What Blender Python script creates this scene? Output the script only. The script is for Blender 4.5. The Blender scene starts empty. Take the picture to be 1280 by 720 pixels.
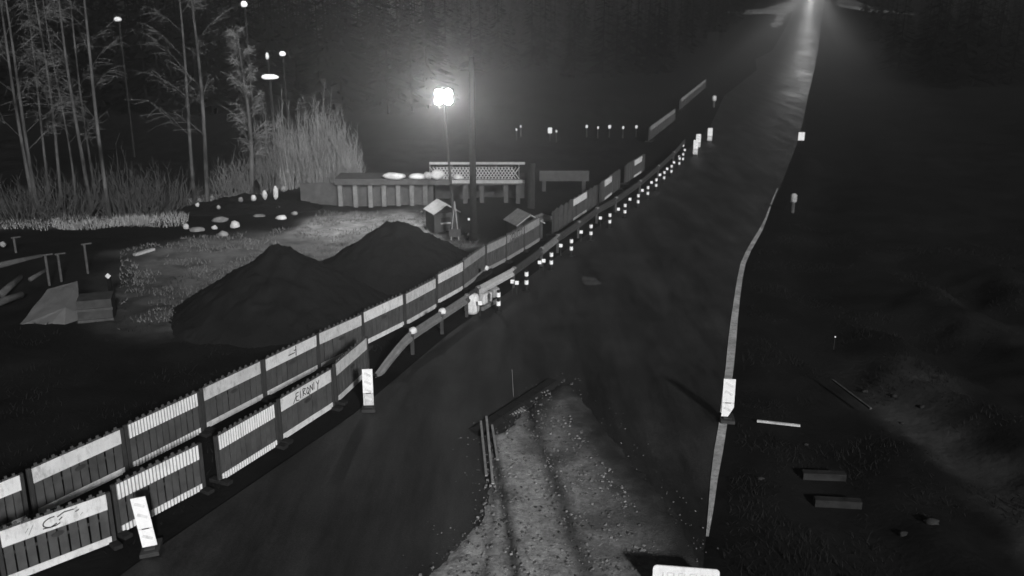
import bpy, math, random
from mathutils import Vector, Matrix
from mathutils import noise as mn
R = random.Random(7)
S = bpy.context.scene
C = S.collection
rad = math.radians

# ------------------------------------------------------------------ camera
CAM_H, FOC = 9.5, 1170.0                      # lens height in metres, focal length in photo pixels
PITCH = math.atan(350.0 / FOC)
cam_d = bpy.data.cameras.new('road_camera')
cam = bpy.data.objects.new('road_camera', cam_d)
C.objects.link(cam)
cam_d.sensor_width = 36.0
cam_d.lens = 36.0 * FOC / 1280.0
cam_d.clip_start, cam_d.clip_end = 0.1, 3000.0
cam_d.dof.use_dof = True
cam_d.dof.focus_distance = 22.0
cam_d.dof.aperture_fstop = 0.85
cam.location = (0, 0, CAM_H)
cam.rotation_euler = (math.pi / 2 - PITCH, 0, 0)
S.camera = cam

# ------------------------------------------------------------------ night sky, and a low sun lamp in place of the camera's illuminator
KEY_EL = rad(20.5)
KEY_TO = Vector((0.34, -0.94, 0)).normalized()          # horizontal direction towards the stand-in sun lamp
w = bpy.data.worlds.new('World')
S.world = w
w.use_nodes = True
nt = w.node_tree
bg = nt.nodes['Background']
sky = nt.nodes.new('ShaderNodeTexSky')
sky.sky_type = 'NISHITA'
sky.sun_disc = False
sky.sun_elevation = KEY_EL
sky.sun_rotation = math.atan2(KEY_TO.x, KEY_TO.y)
bw = nt.nodes.new('ShaderNodeRGBToBW')
nt.links.new(sky.outputs[0], bw.inputs[0])
nt.links.new(bw.outputs[0], bg.inputs['Color'])
bg.inputs['Strength'].default_value = 0.0009
sun_d = bpy.data.lights.new('illuminator_sun', 'SUN')  # added behind the camera to do the work of its illuminator
sun_d.energy = 4.1
sun_d.angle = rad(4)
sun = bpy.data.objects.new('illuminator_sun', sun_d)
C.objects.link(sun)
to_key = Vector((KEY_TO.x * math.cos(KEY_EL), KEY_TO.y * math.cos(KEY_EL), math.sin(KEY_EL)))
sun.rotation_euler = to_key.to_track_quat('Z', 'Y').to_euler()
sun.location = (0, 0, 60)
S.view_settings.view_transform = 'Standard'
S.view_settings.look = 'None'
S.view_settings.exposure = 0
S.view_settings.gamma = 1
HAZE_DENSITY = 0.0032
TOWER_POWER = 2700.0
HEADLIGHT_POWER = 95000.0

# ------------------------------------------------------------------ surveying helper: a bearing of the camera meets height z
def gp(u, v, z=0.0):
    x, y = (u - 640) / FOC, -(v - 360) / FOC
    dy = math.cos(PITCH) + y * math.sin(PITCH)
    dz = -math.sin(PITCH) + y * math.cos(PITCH)
    t = (CAM_H - z) / -dz
    return Vector((x * t, dy * t, z))

def at_depth(u, v, Y):
    x, y = (u - 640) / FOC, -(v - 360) / FOC
    dy = math.cos(PITCH) + y * math.sin(PITCH)
    dz = -math.sin(PITCH) + y * math.cos(PITCH)
    t = Y / dy
    return Vector((x * t, Y, CAM_H + dz * t))

# ------------------------------------------------------------------ materials (the camera sees in grey)
def mat(name, lo, hi, rough=0.85, scale=6.0, bump=0.0, bscale=None, metal=0.0, coords='Object', detail=6, spec=0.1, stretch=None):
    m = bpy.data.materials.new(name)
    m.use_nodes = True
    n, l = m.node_tree.nodes, m.node_tree.links
    b = n['Principled BSDF']
    b.inputs['Roughness'].default_value = rough
    b.inputs['Metallic'].default_value = metal
    b.inputs['Specular IOR Level'].default_value = spec
    tc = n.new('ShaderNodeTexCoord')
    mp = n.new('ShaderNodeMapping')
    if stretch: mp.inputs['Scale'].default_value = stretch
    l.new(tc.outputs[coords], mp.inputs[0])
    oi = n.new('ShaderNodeObjectInfo')
    mm = n.new('ShaderNodeMath'); mm.operation = 'MULTIPLY'; mm.inputs[1].default_value = 37.0
    l.new(oi.outputs['Random'], mm.inputs[0]); l.new(mm.outputs[0], mp.inputs['Location'])
    no = n.new('ShaderNodeTexNoise')
    no.inputs['Scale'].default_value = scale
    no.inputs['Detail'].default_value = detail
    no.inputs['Roughness'].default_value = 0.65
    l.new(mp.outputs[0], no.inputs['Vector'])
    r = n.new('ShaderNodeValToRGB')
    r.color_ramp.elements[0].position = 0.32
    r.color_ramp.elements[1].position = 0.68
    r.color_ramp.elements[0].color = (lo, lo, lo, 1)
    r.color_ramp.elements[1].color = (hi, hi, hi, 1)
    l.new(no.outputs['Fac'], r.inputs[0])
    l.new(r.outputs[0], b.inputs['Base Color'])
    if bump:
        n2 = n.new('ShaderNodeTexNoise')
        n2.inputs['Scale'].default_value = bscale or scale * 6
        n2.inputs['Detail'].default_value = 5
        l.new(mp.outputs[0], n2.inputs['Vector'])
        bp = n.new('ShaderNodeBump')
        bp.inputs['Strength'].default_value = bump
        bp.inputs['Distance'].default_value = 0.02
        l.new(n2.outputs['Fac'], bp.inputs['Height'])
        l.new(bp.outputs[0], b.inputs['Normal'])
    return m

def emis(name, s):
    m = bpy.data.materials.new(name)
    m.use_nodes = True
    b = m.node_tree.nodes['Principled BSDF']
    b.inputs['Base Color'].default_value = (.8, .8, .8, 1)
    b.inputs['Emission Color'].default_value = (1, 1, 1, 1)
    b.inputs['Emission Strength'].default_value = s
    return m

def dirty(m, amount, sc=9.0):
    """dirt streaks and scuffs over sheeting"""
    n, l = m.node_tree.nodes, m.node_tree.links
    b = n['Principled BSDF']; base = b.inputs['Base Color'].links[0].from_socket
    mp = [q for q in n if q.type == 'MAPPING'][0]
    m2 = n.new('ShaderNodeMapping'); m2.inputs['Scale'].default_value = (1.0, 1.0, .35); l.new(mp.outputs[0], m2.inputs[0])
    no = n.new('ShaderNodeTexNoise'); no.inputs['Scale'].default_value = sc; no.inputs['Detail'].default_value = 9; no.inputs['Roughness'].default_value = .75
    l.new(m2.outputs[0], no.inputs['Vector'])
    r_ = n.new('ShaderNodeMapRange'); r_.inputs[1].default_value = .5; r_.inputs[2].default_value = .72; r_.inputs[3].default_value = 0; r_.inputs[4].default_value = amount
    l.new(no.outputs['Fac'], r_.inputs[0])
    mx = n.new('ShaderNodeMix'); mx.data_type = 'RGBA'; mx.inputs[7].default_value = (.09, .09, .09, 1)
    l.new(r_.outputs[0], mx.inputs[0]); l.new(base, mx.inputs[6]); l.new(mx.outputs[2], b.inputs['Base Color'])

M = {
 'plastic': mat('red_barrier_plastic', .05, .09, .6, 3, .15),
 'plastic_dark': mat('dark_barrier_plastic', .03, .05, .6, 4, .1),
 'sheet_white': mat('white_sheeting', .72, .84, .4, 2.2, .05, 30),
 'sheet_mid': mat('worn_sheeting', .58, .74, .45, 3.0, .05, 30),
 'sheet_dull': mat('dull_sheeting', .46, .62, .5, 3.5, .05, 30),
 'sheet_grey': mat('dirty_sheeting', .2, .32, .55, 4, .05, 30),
 'rib': mat('ribbed_sheeting', .78, .9, .4, 3),
 'marker': mat('new_marker_sheeting', .86, .97, .32, 14, .04, 60, spec=1.0),
 'marker_low': mat('lower_marker_sheeting', .5, .66, .4, 22, .05, 60),
 'marker_print': mat('marker_stripe', .66, .8, .4, 18, .04),
 'ink': mat('black_marker_ink', .01, .03, .6, 30),
 'reflector': mat('reflector_lens', .92, .99, .25, 20, 0, spec=1.0),
 'post_dark': mat('black_rubber', .012, .025, .8, 10, .1),
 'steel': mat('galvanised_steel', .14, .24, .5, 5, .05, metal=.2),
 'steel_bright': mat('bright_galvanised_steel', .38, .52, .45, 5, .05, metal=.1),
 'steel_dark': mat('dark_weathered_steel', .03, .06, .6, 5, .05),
 'soil': mat('dark_wet_soil', .007, .013, .95, 1.3, .9, 9),
 'mound': mat('spoil_soil', .012, .045, .95, 1.1, .8, 8),
 'concrete': mat('pale_concrete', .24, .38, .85, 5, .3, 40),
 'concrete_mid': mat('grey_concrete', .10, .19, .9, 4, .3, 30),
 'slab': mat('muddy_concrete', .014, .034, .9, 4, .4, 30),
 'concrete_dark': mat('old_concrete', .045, .085, .9, 4, .3, 30),
 'wood_pale': mat('pale_wood', .26, .4, .8, 4, .2, 30, stretch=(1, 6, 6)),
 'wood_dark': mat('tarred_wood', .012, .03, .85, 5, .2, 30),
 'stone': mat('pale_boulder', .3, .62, .9, 2.6, .5, 9),
 'stone_grey': mat('grey_boulder', .12, .28, .9, 2.6, .5, 9),
 'bark': mat('birch_bark', .012, .11, .85, 2.4, .3, 20, stretch=(1, 1, .35)),
 'bark_dark': mat('dark_bark', .03, .08, .9, 4, .3, 20),
 'twig': mat('bare_twigs', .07, .15, .9, 2, 0),
 'scrub': mat('scrub_twigs', .03, .08, .9, 2, 0),
 'twig_pale': mat('pale_bare_twigs', .10, .28, .9, 1.2, 0),
 'forest': mat('far_spruce', .002, .007, .95, .8, 0, spec=0),
 'paint': mat('worn_white_paint', .26, .62, .7, 1.6, .1, 30),
 'tarp': mat('grey_tarpaulin', .085, .105, .6, 3, .25, 5),
 'dry_grass': mat('dry_grass', .16, .34, .9, 1.5, 0),
 'lamp': emis('floodlight_lens', 60.0),
 'lamp_far': emis('distant_lamp', 0.75),
 'lamp_dim': emis('distant_dim_lamp', 0.22),
 'headlamp': emis('headlamp_lens', 20.0),
 'car': mat('dark_car_paint', .02, .03, .3, 3),
 'glass': mat('car_glass', .01, .015, .1, 3),
 'void': mat('black_recess', .004, .008, .9, 3),
 'hut': mat('dark_hut_boards', .03, .06, .85, 4, .2),
 'roof': mat('pale_sheet_roof', .3, .42, .6, 4, .1),
}

for k_, a_ in (('sheet_white', .45), ('sheet_mid', .6), ('sheet_dull', .6), ('sheet_grey', .5), ('rib', .35), ('plastic', .6), ('paint', .9), ('marker_low', .6), ('marker_print', .5), ('marker', .22)):
    dirty(M[k_], a_)

# ------------------------------------------------------------------ mesh builder
class MB:
    def __init__(s): s.v, s.f = [], []
    def box(s, c, d, rot=None):
        c = Vector(c); n = len(s.v)
        for i in (-.5, .5):
            for j in (-.5, .5):
                for k in (-.5, .5):
                    p = Vector((d[0] * i, d[1] * j, d[2] * k))
                    if rot: p = rot @ p
                    s.v.append(p + c)
        for q in ((0, 1, 3, 2), (4, 6, 7, 5), (0, 4, 5, 1), (2, 3, 7, 6), (0, 2, 6, 4), (1, 5, 7, 3)):
            s.f.append(tuple(n + a for a in q))
        return s
    def bar(s, a, b, wd, ht=None):
        a, b = Vector(a), Vector(b); d = b - a
        q = d.to_track_quat('X', 'Z').to_matrix()
        return s.box((a + b) / 2, (d.length, wd, ht or wd), q)
    def tube(s, pts, rs, k=6, caps=True):
        pts = [Vector(p) for p in pts]; n0 = len(s.v); m = len(pts)
        ref = Vector((1, 0, 0))
        for i, p in enumerate(pts):
            d = (pts[min(i + 1, m - 1)] - pts[max(i - 1, 0)]).normalized()
            if abs(d.dot(ref)) > .9: ref = Vector((0, 1, 0))
            a = d.cross(ref).normalized(); b = d.cross(a)
            r = rs[i] if isinstance(rs, (list, tuple)) else rs
            for j in range(k):
                t = 2 * math.pi * j / k
                s.v.append(p + a * math.cos(t) * r + b * math.sin(t) * r)
        for i in range(m - 1):
            for j in range(k):
                a = n0 + i * k + j; b = n0 + i * k + (j + 1) % k
                s.f.append((a, b, b + k, a + k))
        if caps and k > 2:
            s.f.append(tuple(n0 + j for j in range(k))[::-1])
            s.f.append(tuple(n0 + (m - 1) * k + j for j in range(k)))
        return s
    def quadstrip(s, A, B):
        n = len(s.v)
        for a, b in zip(A, B): s.v += [Vector(a), Vector(b)]
        for i in range(len(A) - 1):
            s.f.append((n + 2 * i, n + 2 * i + 1, n + 2 * i + 3, n + 2 * i + 2))
        return s
    def profile(s, path, prof, closed=False):
        """sweep a vertical (side, up) profile along a path"""
        path = [Vector(p) for p in path]; n0 = len(s.v); k = len(prof)
        for i, p in enumerate(path):
            d = path[min(i + 1, len(path) - 1)] - path[max(i - 1, 0)]
            sd = Vector((d.y, -d.x, 0)).normalized()
            for a, b in prof: s.v.append(p + sd * a + Vector((0, 0, b)))
        for i in range(len(path) - 1):
            for j in range(k if closed else k - 1):
                a = n0 + i * k + j; b = n0 + i * k + (j + 1) % k
                s.f.append((a, b, b + k, a + k))
        return s
    def blob(s, c, r, seed=0, rough=.22, sub=2):
        import bmesh
        bm = bmesh.new(); bmesh.ops.create_icosphere(bm, subdivisions=sub, radius=1)
        n = len(s.v)
        for v in bm.verts:
            k = 1 + rough * mn.noise(v.co * 1.7 + Vector((seed * 3.1, 0, 0))) * 2
            s.v.append(Vector((v.co.x * r[0] * k + c[0], v.co.y * r[1] * k + c[1], v.co.z * r[2] * k + c[2])))
        for f in bm.faces: s.f.append(tuple(n + v.index for v in f.verts))
        bm.free(); return s
    def build(s, name, m, parent=None, smooth=False, bevel=0):
        me = bpy.data.meshes.new(name)
        me.from_pydata([tuple(v) for v in s.v], [], s.f)
        me.materials.append(m)
        if smooth:
            for p in me.polygons: p.use_smooth = True
        me.update()
        o = bpy.data.objects.new(name, me); C.objects.link(o)
        if parent: o.parent = parent
        if bevel:
            b = o.modifiers.new('bevel', 'BEVEL'); b.width = bevel; b.segments = 2
        return o

def tag(o, label=None, cat=None, group=None, kind=None):
    if label: o['label'] = label
    if cat: o['category'] = cat
    if group: o['group'] = group
    if kind: o['kind'] = kind
    return o

def thing(name, label, cat, loc=(0, 0, 0), rz=0, group=None):
    o = bpy.data.objects.new(name, None); C.objects.link(o)
    o.location = loc; o.rotation_euler = (0, 0, rz); o.empty_display_size = .2
    return tag(o, label, cat, group)

def dup(root, loc=None, rz=None, label=None, group=None, scale=None):
    def rec(o, par):
        c = o.copy(); C.objects.link(c); c.parent = par
        for ch in list(o.children): rec(ch, c)
        return c
    r = rec(root, None)
    if loc is not None: r.location = loc
    if rz is not None: r.rotation_euler = (0, 0, rz)
    if scale: r.scale = scale
    if label: r['label'] = label
    if group: r['group'] = group
    return r

def fbm(x, y, s=0.0):
    return mn.fractal(Vector((x, y, s)), 1.0, 2.0, 4)

def smooth(a, b, t):
    t = max(0, min(1, (t - a) / (b - a))); return t * t * (3 - 2 * t)

def interp(P, y):
    """x of a polyline of points sorted by y"""
    if y <= P[0].y: a, b = P[0], P[1]
    elif y >= P[-1].y: a, b = P[-2], P[-1]
    else:
        for a, b in zip(P, P[1:]):
            if a.y <= y <= b.y: break
    return a.x + (b.x - a.x) * (y - a.y) / (b.y - a.y)

def inpoly(x, y, P):
    c = False; j = len(P) - 1
    for i in range(len(P)):
        a, b = P[i], P[j]
        if (a.y > y) != (b.y > y) and x < (b.x - a.x) * (y - a.y) / (b.y - a.y) + a.x: c = not c
        j = i
    return c
def polydist(x, y, P):
    best = 1e9
    for i in range(len(P)):
        a, b = P[i], P[(i + 1) % len(P)]
        dx, dy = b.x - a.x, b.y - a.y
        t = max(0, min(1, ((x - a.x) * dx + (y - a.y) * dy) / (dx * dx + dy * dy + 1e-9)))
        best = min(best, math.hypot(a.x + t * dx - x, a.y + t * dy - y))
    return best if inpoly(x, y, P) else -best

# ------------------------------------------------------------------ terrain: flat, the far valley side climbs
BREAKS = [(-40, 0), (120, 0), (150, .15), (190, 1.4), (240, 4.2), (300, 8.9), (360, 14.0), (460, 22.0), (700, 34.0)]
def rise(y):
    for (a, za), (b, zb) in zip(BREAKS, BREAKS[1:]):
        if y <= b: return za + (zb - za) * max(0, (y - a)) / (b - a)
    return BREAKS[-1][1]

right_px = [(876, 760), (880, 690), (893, 600), (905, 530), (915, 430), (921, 380), (930, 330), (938, 312), (950, 290), (975, 235), (1000, 170), (1010, 120), (1019, 70), (1024, 45)]
RIGHT = [gp(u, v) for u, v in right_px]
RIGHT = [Vector((RIGHT[0].x - .1, 2, 0))] + [p for p in RIGHT if p.y < 150]
LEFTR = [Vector((-9.4, 2, 0)), gp(150, 718), gp(440, 520), gp(560, 418), gp(640, 362), gp(700, 318), gp(760, 274), gp(830, 218), gp(862, 185), gp(887, 160), gp(905, 120), gp(930, 85)]
for y in (190, 240, 300, 360, 460):
    c = at_depth(1027 + (y - 190) * .02, 0, y)
    RIGHT.append(Vector((c.x + .2, y, 0)))
LEFTR += [Vector((interp(RIGHT, y) - 9, y, 0)) for y in (150, 190, 240, 300, 360, 460)]
LEFTR.sort(key=lambda p: p.y)

def und(x, y):
    """gentle undulation away from the road"""
    r = interp(RIGHT, y); l = interp(LEFTR, y)
    off = max(x - r, l - x)
    k = smooth(1.0, 7.0, off)
    h = 0
    if x > r:
        h += -.35 * smooth(.8, 2.5, x - r) * (1 - smooth(2.5, 5, x - r)) * .6
        if 6 < y < 40:      # ploughed up ruts running away to the right
            t = (x - r) * .83 - (y - 12) * -.35
            h += .34 * smooth(2.5, 6, x - r) * math.sin(t * 1.75 + 1.6 * fbm(x * .25, y * .25)) * (1 - smooth(28, 40, y))
    return h + k * .28 * fbm(x * .12, y * .12) + k * .05 * fbm(x * 1.1, y * 1.1, 3)

lawn = [gp(*p) for p in ((150, 348), (150, 318), (230, 300), (380, 285), (400, 264), (540, 262), (600, 300), (560, 320), (430, 345), (330, 370), (250, 420), (150, 420))]
sand = [gp(*p) for p in ((360, 292), (400, 266), (470, 262), (545, 272), (540, 292), (600, 305), (560, 312), (500, 288), (430, 300))]
bank = [gp(*p) for p in ((-80, 300), (0, 290), (240, 268), (330, 240), (460, 232), (460, 218), (240, 238), (-80, 262))]
ditch = [gp(*p) for p in ((-80, 306), (0, 318), (150, 315), (235, 300), (330, 285), (240, 270), (0, 291), (-80, 296))]
def ground_sheet():
    def axis(segs):
        out = [segs[0][0]]
        for a, b, st in segs:
            n = max(1, round((b - a) / st))
            out += [a + (b - a) * i / n for i in range(1, n + 1)]
        return out
    xs = axis([(-420, -60, 20), (-60, -32, 1), (-32, 20, .3), (20, 60, 2), (60, 520, 20)])
    ys = axis([(-40, 8, 4), (8, 40, .3), (40, 70, .5), (70, 120, 2.5), (120, 150, 10), (150, 190, 10), (190, 240, 10), (240, 300, 10), (300, 360, 10), (360, 460, 20), (460, 700, 40)])
    v, f, col = [], [], []
    for y in ys:
        for x in xs:
            z = rise(y) + (und(x, y) if y < 110 else 0)
            l = interp(LEFTR, y); r = interp(RIGHT, y)
            inside = l - .3 < x < r + .3
            if inside: z = rise(y)
            v.append((x, y, z - (.03 if inside else 0)))
            a = b = c = 0
            if x < 2 and 15 < y < 80:
                wob = fbm(x * .5, y * .5, 9) * .8
                a = smooth(-.5, .9, polydist(x, y, sand) + wob)
                b = max(smooth(-1.2, 2.0, polydist(x, y, lawn) + wob), .55 * smooth(-1.5, 1.5, polydist(x, y, bank) + wob))
                c = smooth(-.4, .4, polydist(x, y, ditch) + wob * .4)
            if x > r and 5 < y < 45:
                c = 0
                b = .32 * smooth(-.1, .9, math.sin((x - r) * .83 * 1.1 + (y - 12) * .42 + 2 * fbm(x * .2, y * .2))) * smooth(2, 4, x - r) * (1 - smooth(20, 30, y))
            col.append((a, b, c, 1))
    nx = len(xs)
    for j in range(len(ys) - 1):
        for i in range(nx - 1):
            f.append((j * nx + i, j * nx + i + 1, (j + 1) * nx + i + 1, (j + 1) * nx + i))
    me = bpy.data.meshes.new('ground'); me.from_pydata(v, [], f)
    ca = me.color_attributes.new('cover', 'FLOAT_COLOR', 'POINT')
    ca.data.foreach_set('color', [q for c in col for q in c])
    for p in me.polygons: p.use_smooth = True
    m = mat('ground_cover', .005, .014, .95, .5, .9, 7, coords='Object', spec=.03)  # very dark base carries the light falling off over the right field
    n, l = m.node_tree.nodes, m.node_tree.links
    b = n['Principled BSDF']; base = b.inputs['Base Color'].links[0].from_socket
    at = n.new('ShaderNodeVertexColor'); at.layer_name = 'cover'
    sp = n.new('ShaderNodeSeparateColor'); l.new(at.outputs['Color'], sp.inputs[0])
    tc = n.new('ShaderNodeTexCoord')
    def layer(prev, fac, lo, hi, sc, thr):
        no = n.new('ShaderNodeTexNoise'); no.inputs['Scale'].default_value = sc; no.inputs['Detail'].default_value = 8
        no.inputs['Roughness'].default_value = .7
        l.new(tc.outputs['Object'], no.inputs['Vector'])
        r = n.new('ShaderNodeValToRGB')
        r.color_ramp.elements[0].position = .35; r.color_ramp.elements[1].position = .66
        r.color_ramp.elements[0].color = (lo,) * 3 + (1,); r.color_ramp.elements[1].color = (hi,) * 3 + (1,)
        l.new(no.outputs['Fac'], r.inputs[0])
        mx = n.new('ShaderNodeMix'); mx.data_type = 'RGBA'
        l.new(fac, mx.inputs[0]); l.new(prev, mx.inputs[6]); l.new(r.outputs[0], mx.inputs[7])
        return mx.outputs[2]
    o = layer(base, sp.outputs[1], .045, .15, .9, 0)
    o = layer(o, sp.outputs[0], .12, .36, 1.6, 0)
    o = layer(o, sp.outputs[2], .006, .012, 1.2, 0)
    l.new(o, b.inputs['Base Color'])
    me.materials.append(m)
    g = bpy.data.objects.new('ground', me); C.objects.link(g)
    tag(g, 'dark soil and dry grass beside the road, light falloff put into its colour', kind='structure')
ground_sheet()

# asphalt carriageway
def road():
    ys = [2 + i for i in range(0, 118)] + [120, 130, 140, 150, 170, 190, 215, 240, 270, 300, 330, 360, 460]
    mb = MB(); nlat = 14
    for y in ys:
        l, r = interp(LEFTR, y), interp(RIGHT, y)
        for i in range(nlat + 1):
            t = i / nlat
            mb.v.append(Vector((l + (r - l) * t, y, rise(y) + (.012 if y < 120 else .05) + .03 * math.sin(t * math.pi))))
    for j in range(len(ys) - 1):
        for i in range(nlat):
            a = j * (nlat + 1) + i
            mb.f.append((a, a + 1, a + nlat + 2, a + nlat + 1))
    m = mat('damp_asphalt', .014, .027, .6, .45, .35, 60, spec=.22)
    n, l = m.node_tree.nodes, m.node_tree.links
    b = n['Principled BSDF']
    base = b.inputs['Base Color'].links[0].from_socket
    t2 = n.new('ShaderNodeTexCoord'); m3 = n.new('ShaderNodeMapping'); m3.inputs['Scale'].default_value = (1.1, .16, 1); l.new(t2.outputs['Object'], m3.inputs[0])
    n3 = n.new('ShaderNodeTexNoise'); n3.inputs['Scale'].default_value = 1.0; n3.inputs['Detail'].default_value = 10; n3.inputs['Roughness'].default_value = .7; l.new(m3.outputs[0], n3.inputs['Vector'])
    r3 = n.new('ShaderNodeMapRange'); r3.inputs[1].default_value = .35; r3.inputs[2].default_value = .65; r3.inputs[3].default_value = .4; r3.inputs[4].default_value = 1.7
    l.new(n3.outputs['Fac'], r3.inputs[0])
    n4 = n.new('ShaderNodeTexNoise'); n4.inputs['Scale'].default_value = 26; n4.inputs['Detail'].default_value = 3; l.new(t2.outputs['Object'], n4.inputs['Vector'])
    r4 = n.new('ShaderNodeMapRange'); r4.inputs[1].default_value = .35; r4.inputs[2].default_value = .65; r4.inputs[3].default_value = .7; r4.inputs[4].default_value = 1.35
    l.new(n4.outputs['Fac'], r4.inputs[0])
    m5 = n.new('ShaderNodeMath'); m5.operation = 'MULTIPLY'; l.new(r3.outputs[0], m5.inputs[0]); l.new(r4.outputs[0], m5.inputs[1])
    hs = n.new('ShaderNodeVectorMath'); hs.operation = 'SCALE'; l.new(base, hs.inputs[0]); l.new(m5.outputs[0], hs.inputs['Scale']); l.new(hs.outputs[0], b.inputs['Base Color'])
    # smoother where the tyres run
    no = n.new('ShaderNodeTexNoise'); no.inputs['Scale'].default_value = .35; no.inputs['Detail'].default_value = 4
    mp = n.new('ShaderNodeMapping'); mp.inputs['Scale'].default_value = (3.0, .25, 1)
    tc = n.new('ShaderNodeTexCoord'); l.new(tc.outputs['Object'], mp.inputs[0]); l.new(mp.outputs[0], no.inputs['Vector'])
    r = n.new('ShaderNodeMapRange'); r.inputs[1].default_value = .3; r.inputs[2].default_value = .7
    r.inputs[3].default_value = .5; r.inputs[4].default_value = .66
    l.new(no.outputs['Fac'], r.inputs[0])
    # standing wet beyond the roadworks, only damp nearer
    sx = n.new('ShaderNodeSeparateXYZ'); l.new(tc.outputs['Object'], sx.inputs[0])
    wet = n.new('ShaderNodeMapRange'); wet.inputs[1].default_value = 60; wet.inputs[2].default_value = 110; wet.inputs[3].default_value = 1.0; wet.inputs[4].default_value = .76
    l.new(sx.outputs['Y'], wet.inputs[0])
    mu = n.new('ShaderNodeMath'); mu.operation = 'MULTIPLY'; l.new(r.outputs[0], mu.inputs[0]); l.new(wet.outputs[0], mu.inputs[1])
    l.new(mu.outputs[0], b.inputs['Roughness'])
    o = mb.build('road', m, smooth=True)
    tag(o, 'damp asphalt road running up the hill', kind='structure')
road()

# worn edge line on the right
def edge_line():
    pts = [(884, 672, .05), (888, 640, .10), (893, 600, .15), (898, 565, .2), (903, 535, .2), (907, 500, .2), (912, 460, .22), (915, 430, .24), (918, 400, .22), (921, 375, .2), (925, 348, .19), (929, 330, .2), (936, 314, .2), (944, 300, .2), (951, 288, .17), (958, 272, .1), (966, 250, .07), (972, 236, .05)]
    A, B = [], []
    for i, (u, v, wd) in enumerate(pts):
        p = gp(u, v); z = Vector((0, 0, .028))
        j = .015 * fbm(i * 1.7, 3)
        A.append(p + z - Vector((wd / 2 + j, 0, 0))); B.append(p + z + Vector((wd / 2 - j, 0, 0)))
    o = MB().quadstrip(A, B).build('edge_line', M['paint'])
    tag(o, 'worn white edge line along the right side of the road', kind='structure')
edge_line()

def hit(u, v):
    lo_, hi_ = 20, 600
    for _ in range(50):
        m_ = (lo_ + hi_) / 2
        if at_depth(u, v, m_).z > rise(m_): lo_ = m_
        else: hi_ = m_
    return at_depth(u, v, m_)
def spill_patch(px, name, label, m):
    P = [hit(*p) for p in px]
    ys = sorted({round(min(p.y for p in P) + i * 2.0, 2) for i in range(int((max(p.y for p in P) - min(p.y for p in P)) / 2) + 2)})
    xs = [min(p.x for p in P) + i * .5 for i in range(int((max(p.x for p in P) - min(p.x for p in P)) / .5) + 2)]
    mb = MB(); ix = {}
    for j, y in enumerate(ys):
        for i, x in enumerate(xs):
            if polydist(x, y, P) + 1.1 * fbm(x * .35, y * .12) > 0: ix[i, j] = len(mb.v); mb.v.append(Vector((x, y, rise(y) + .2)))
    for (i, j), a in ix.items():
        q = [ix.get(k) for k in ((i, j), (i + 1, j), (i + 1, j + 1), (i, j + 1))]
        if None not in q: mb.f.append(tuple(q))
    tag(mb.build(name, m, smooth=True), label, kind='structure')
SPILL = mat('painted_headlight_spill', .10, .42, .95, .12, 0)  # pale colour for headlight spill painted on the hill verges
spill_patch([(880, 13), (950, 12), (985, 2), (1008, -6), (1000, 8), (985, 20), (974, 37), (962, 34), (968, 19), (884, 19)], 'left_headlight_spill', 'pale patch left of the road on the hill, headlight spill put into its colour', SPILL)
spill_patch([(1042, 2), (1060, -2), (1100, 12), (1150, 20), (1090, 17), (1046, 9)], 'right_headlight_spill', 'thin streak right of the road on the hill, painted pale as headlight spill', SPILL)
spill_patch([(889, 20), (900, 20), (896, 30), (886, 36)], 'small_headlight_spill', 'short pale patch below the left one, painted as headlight spill', SPILL)
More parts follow.
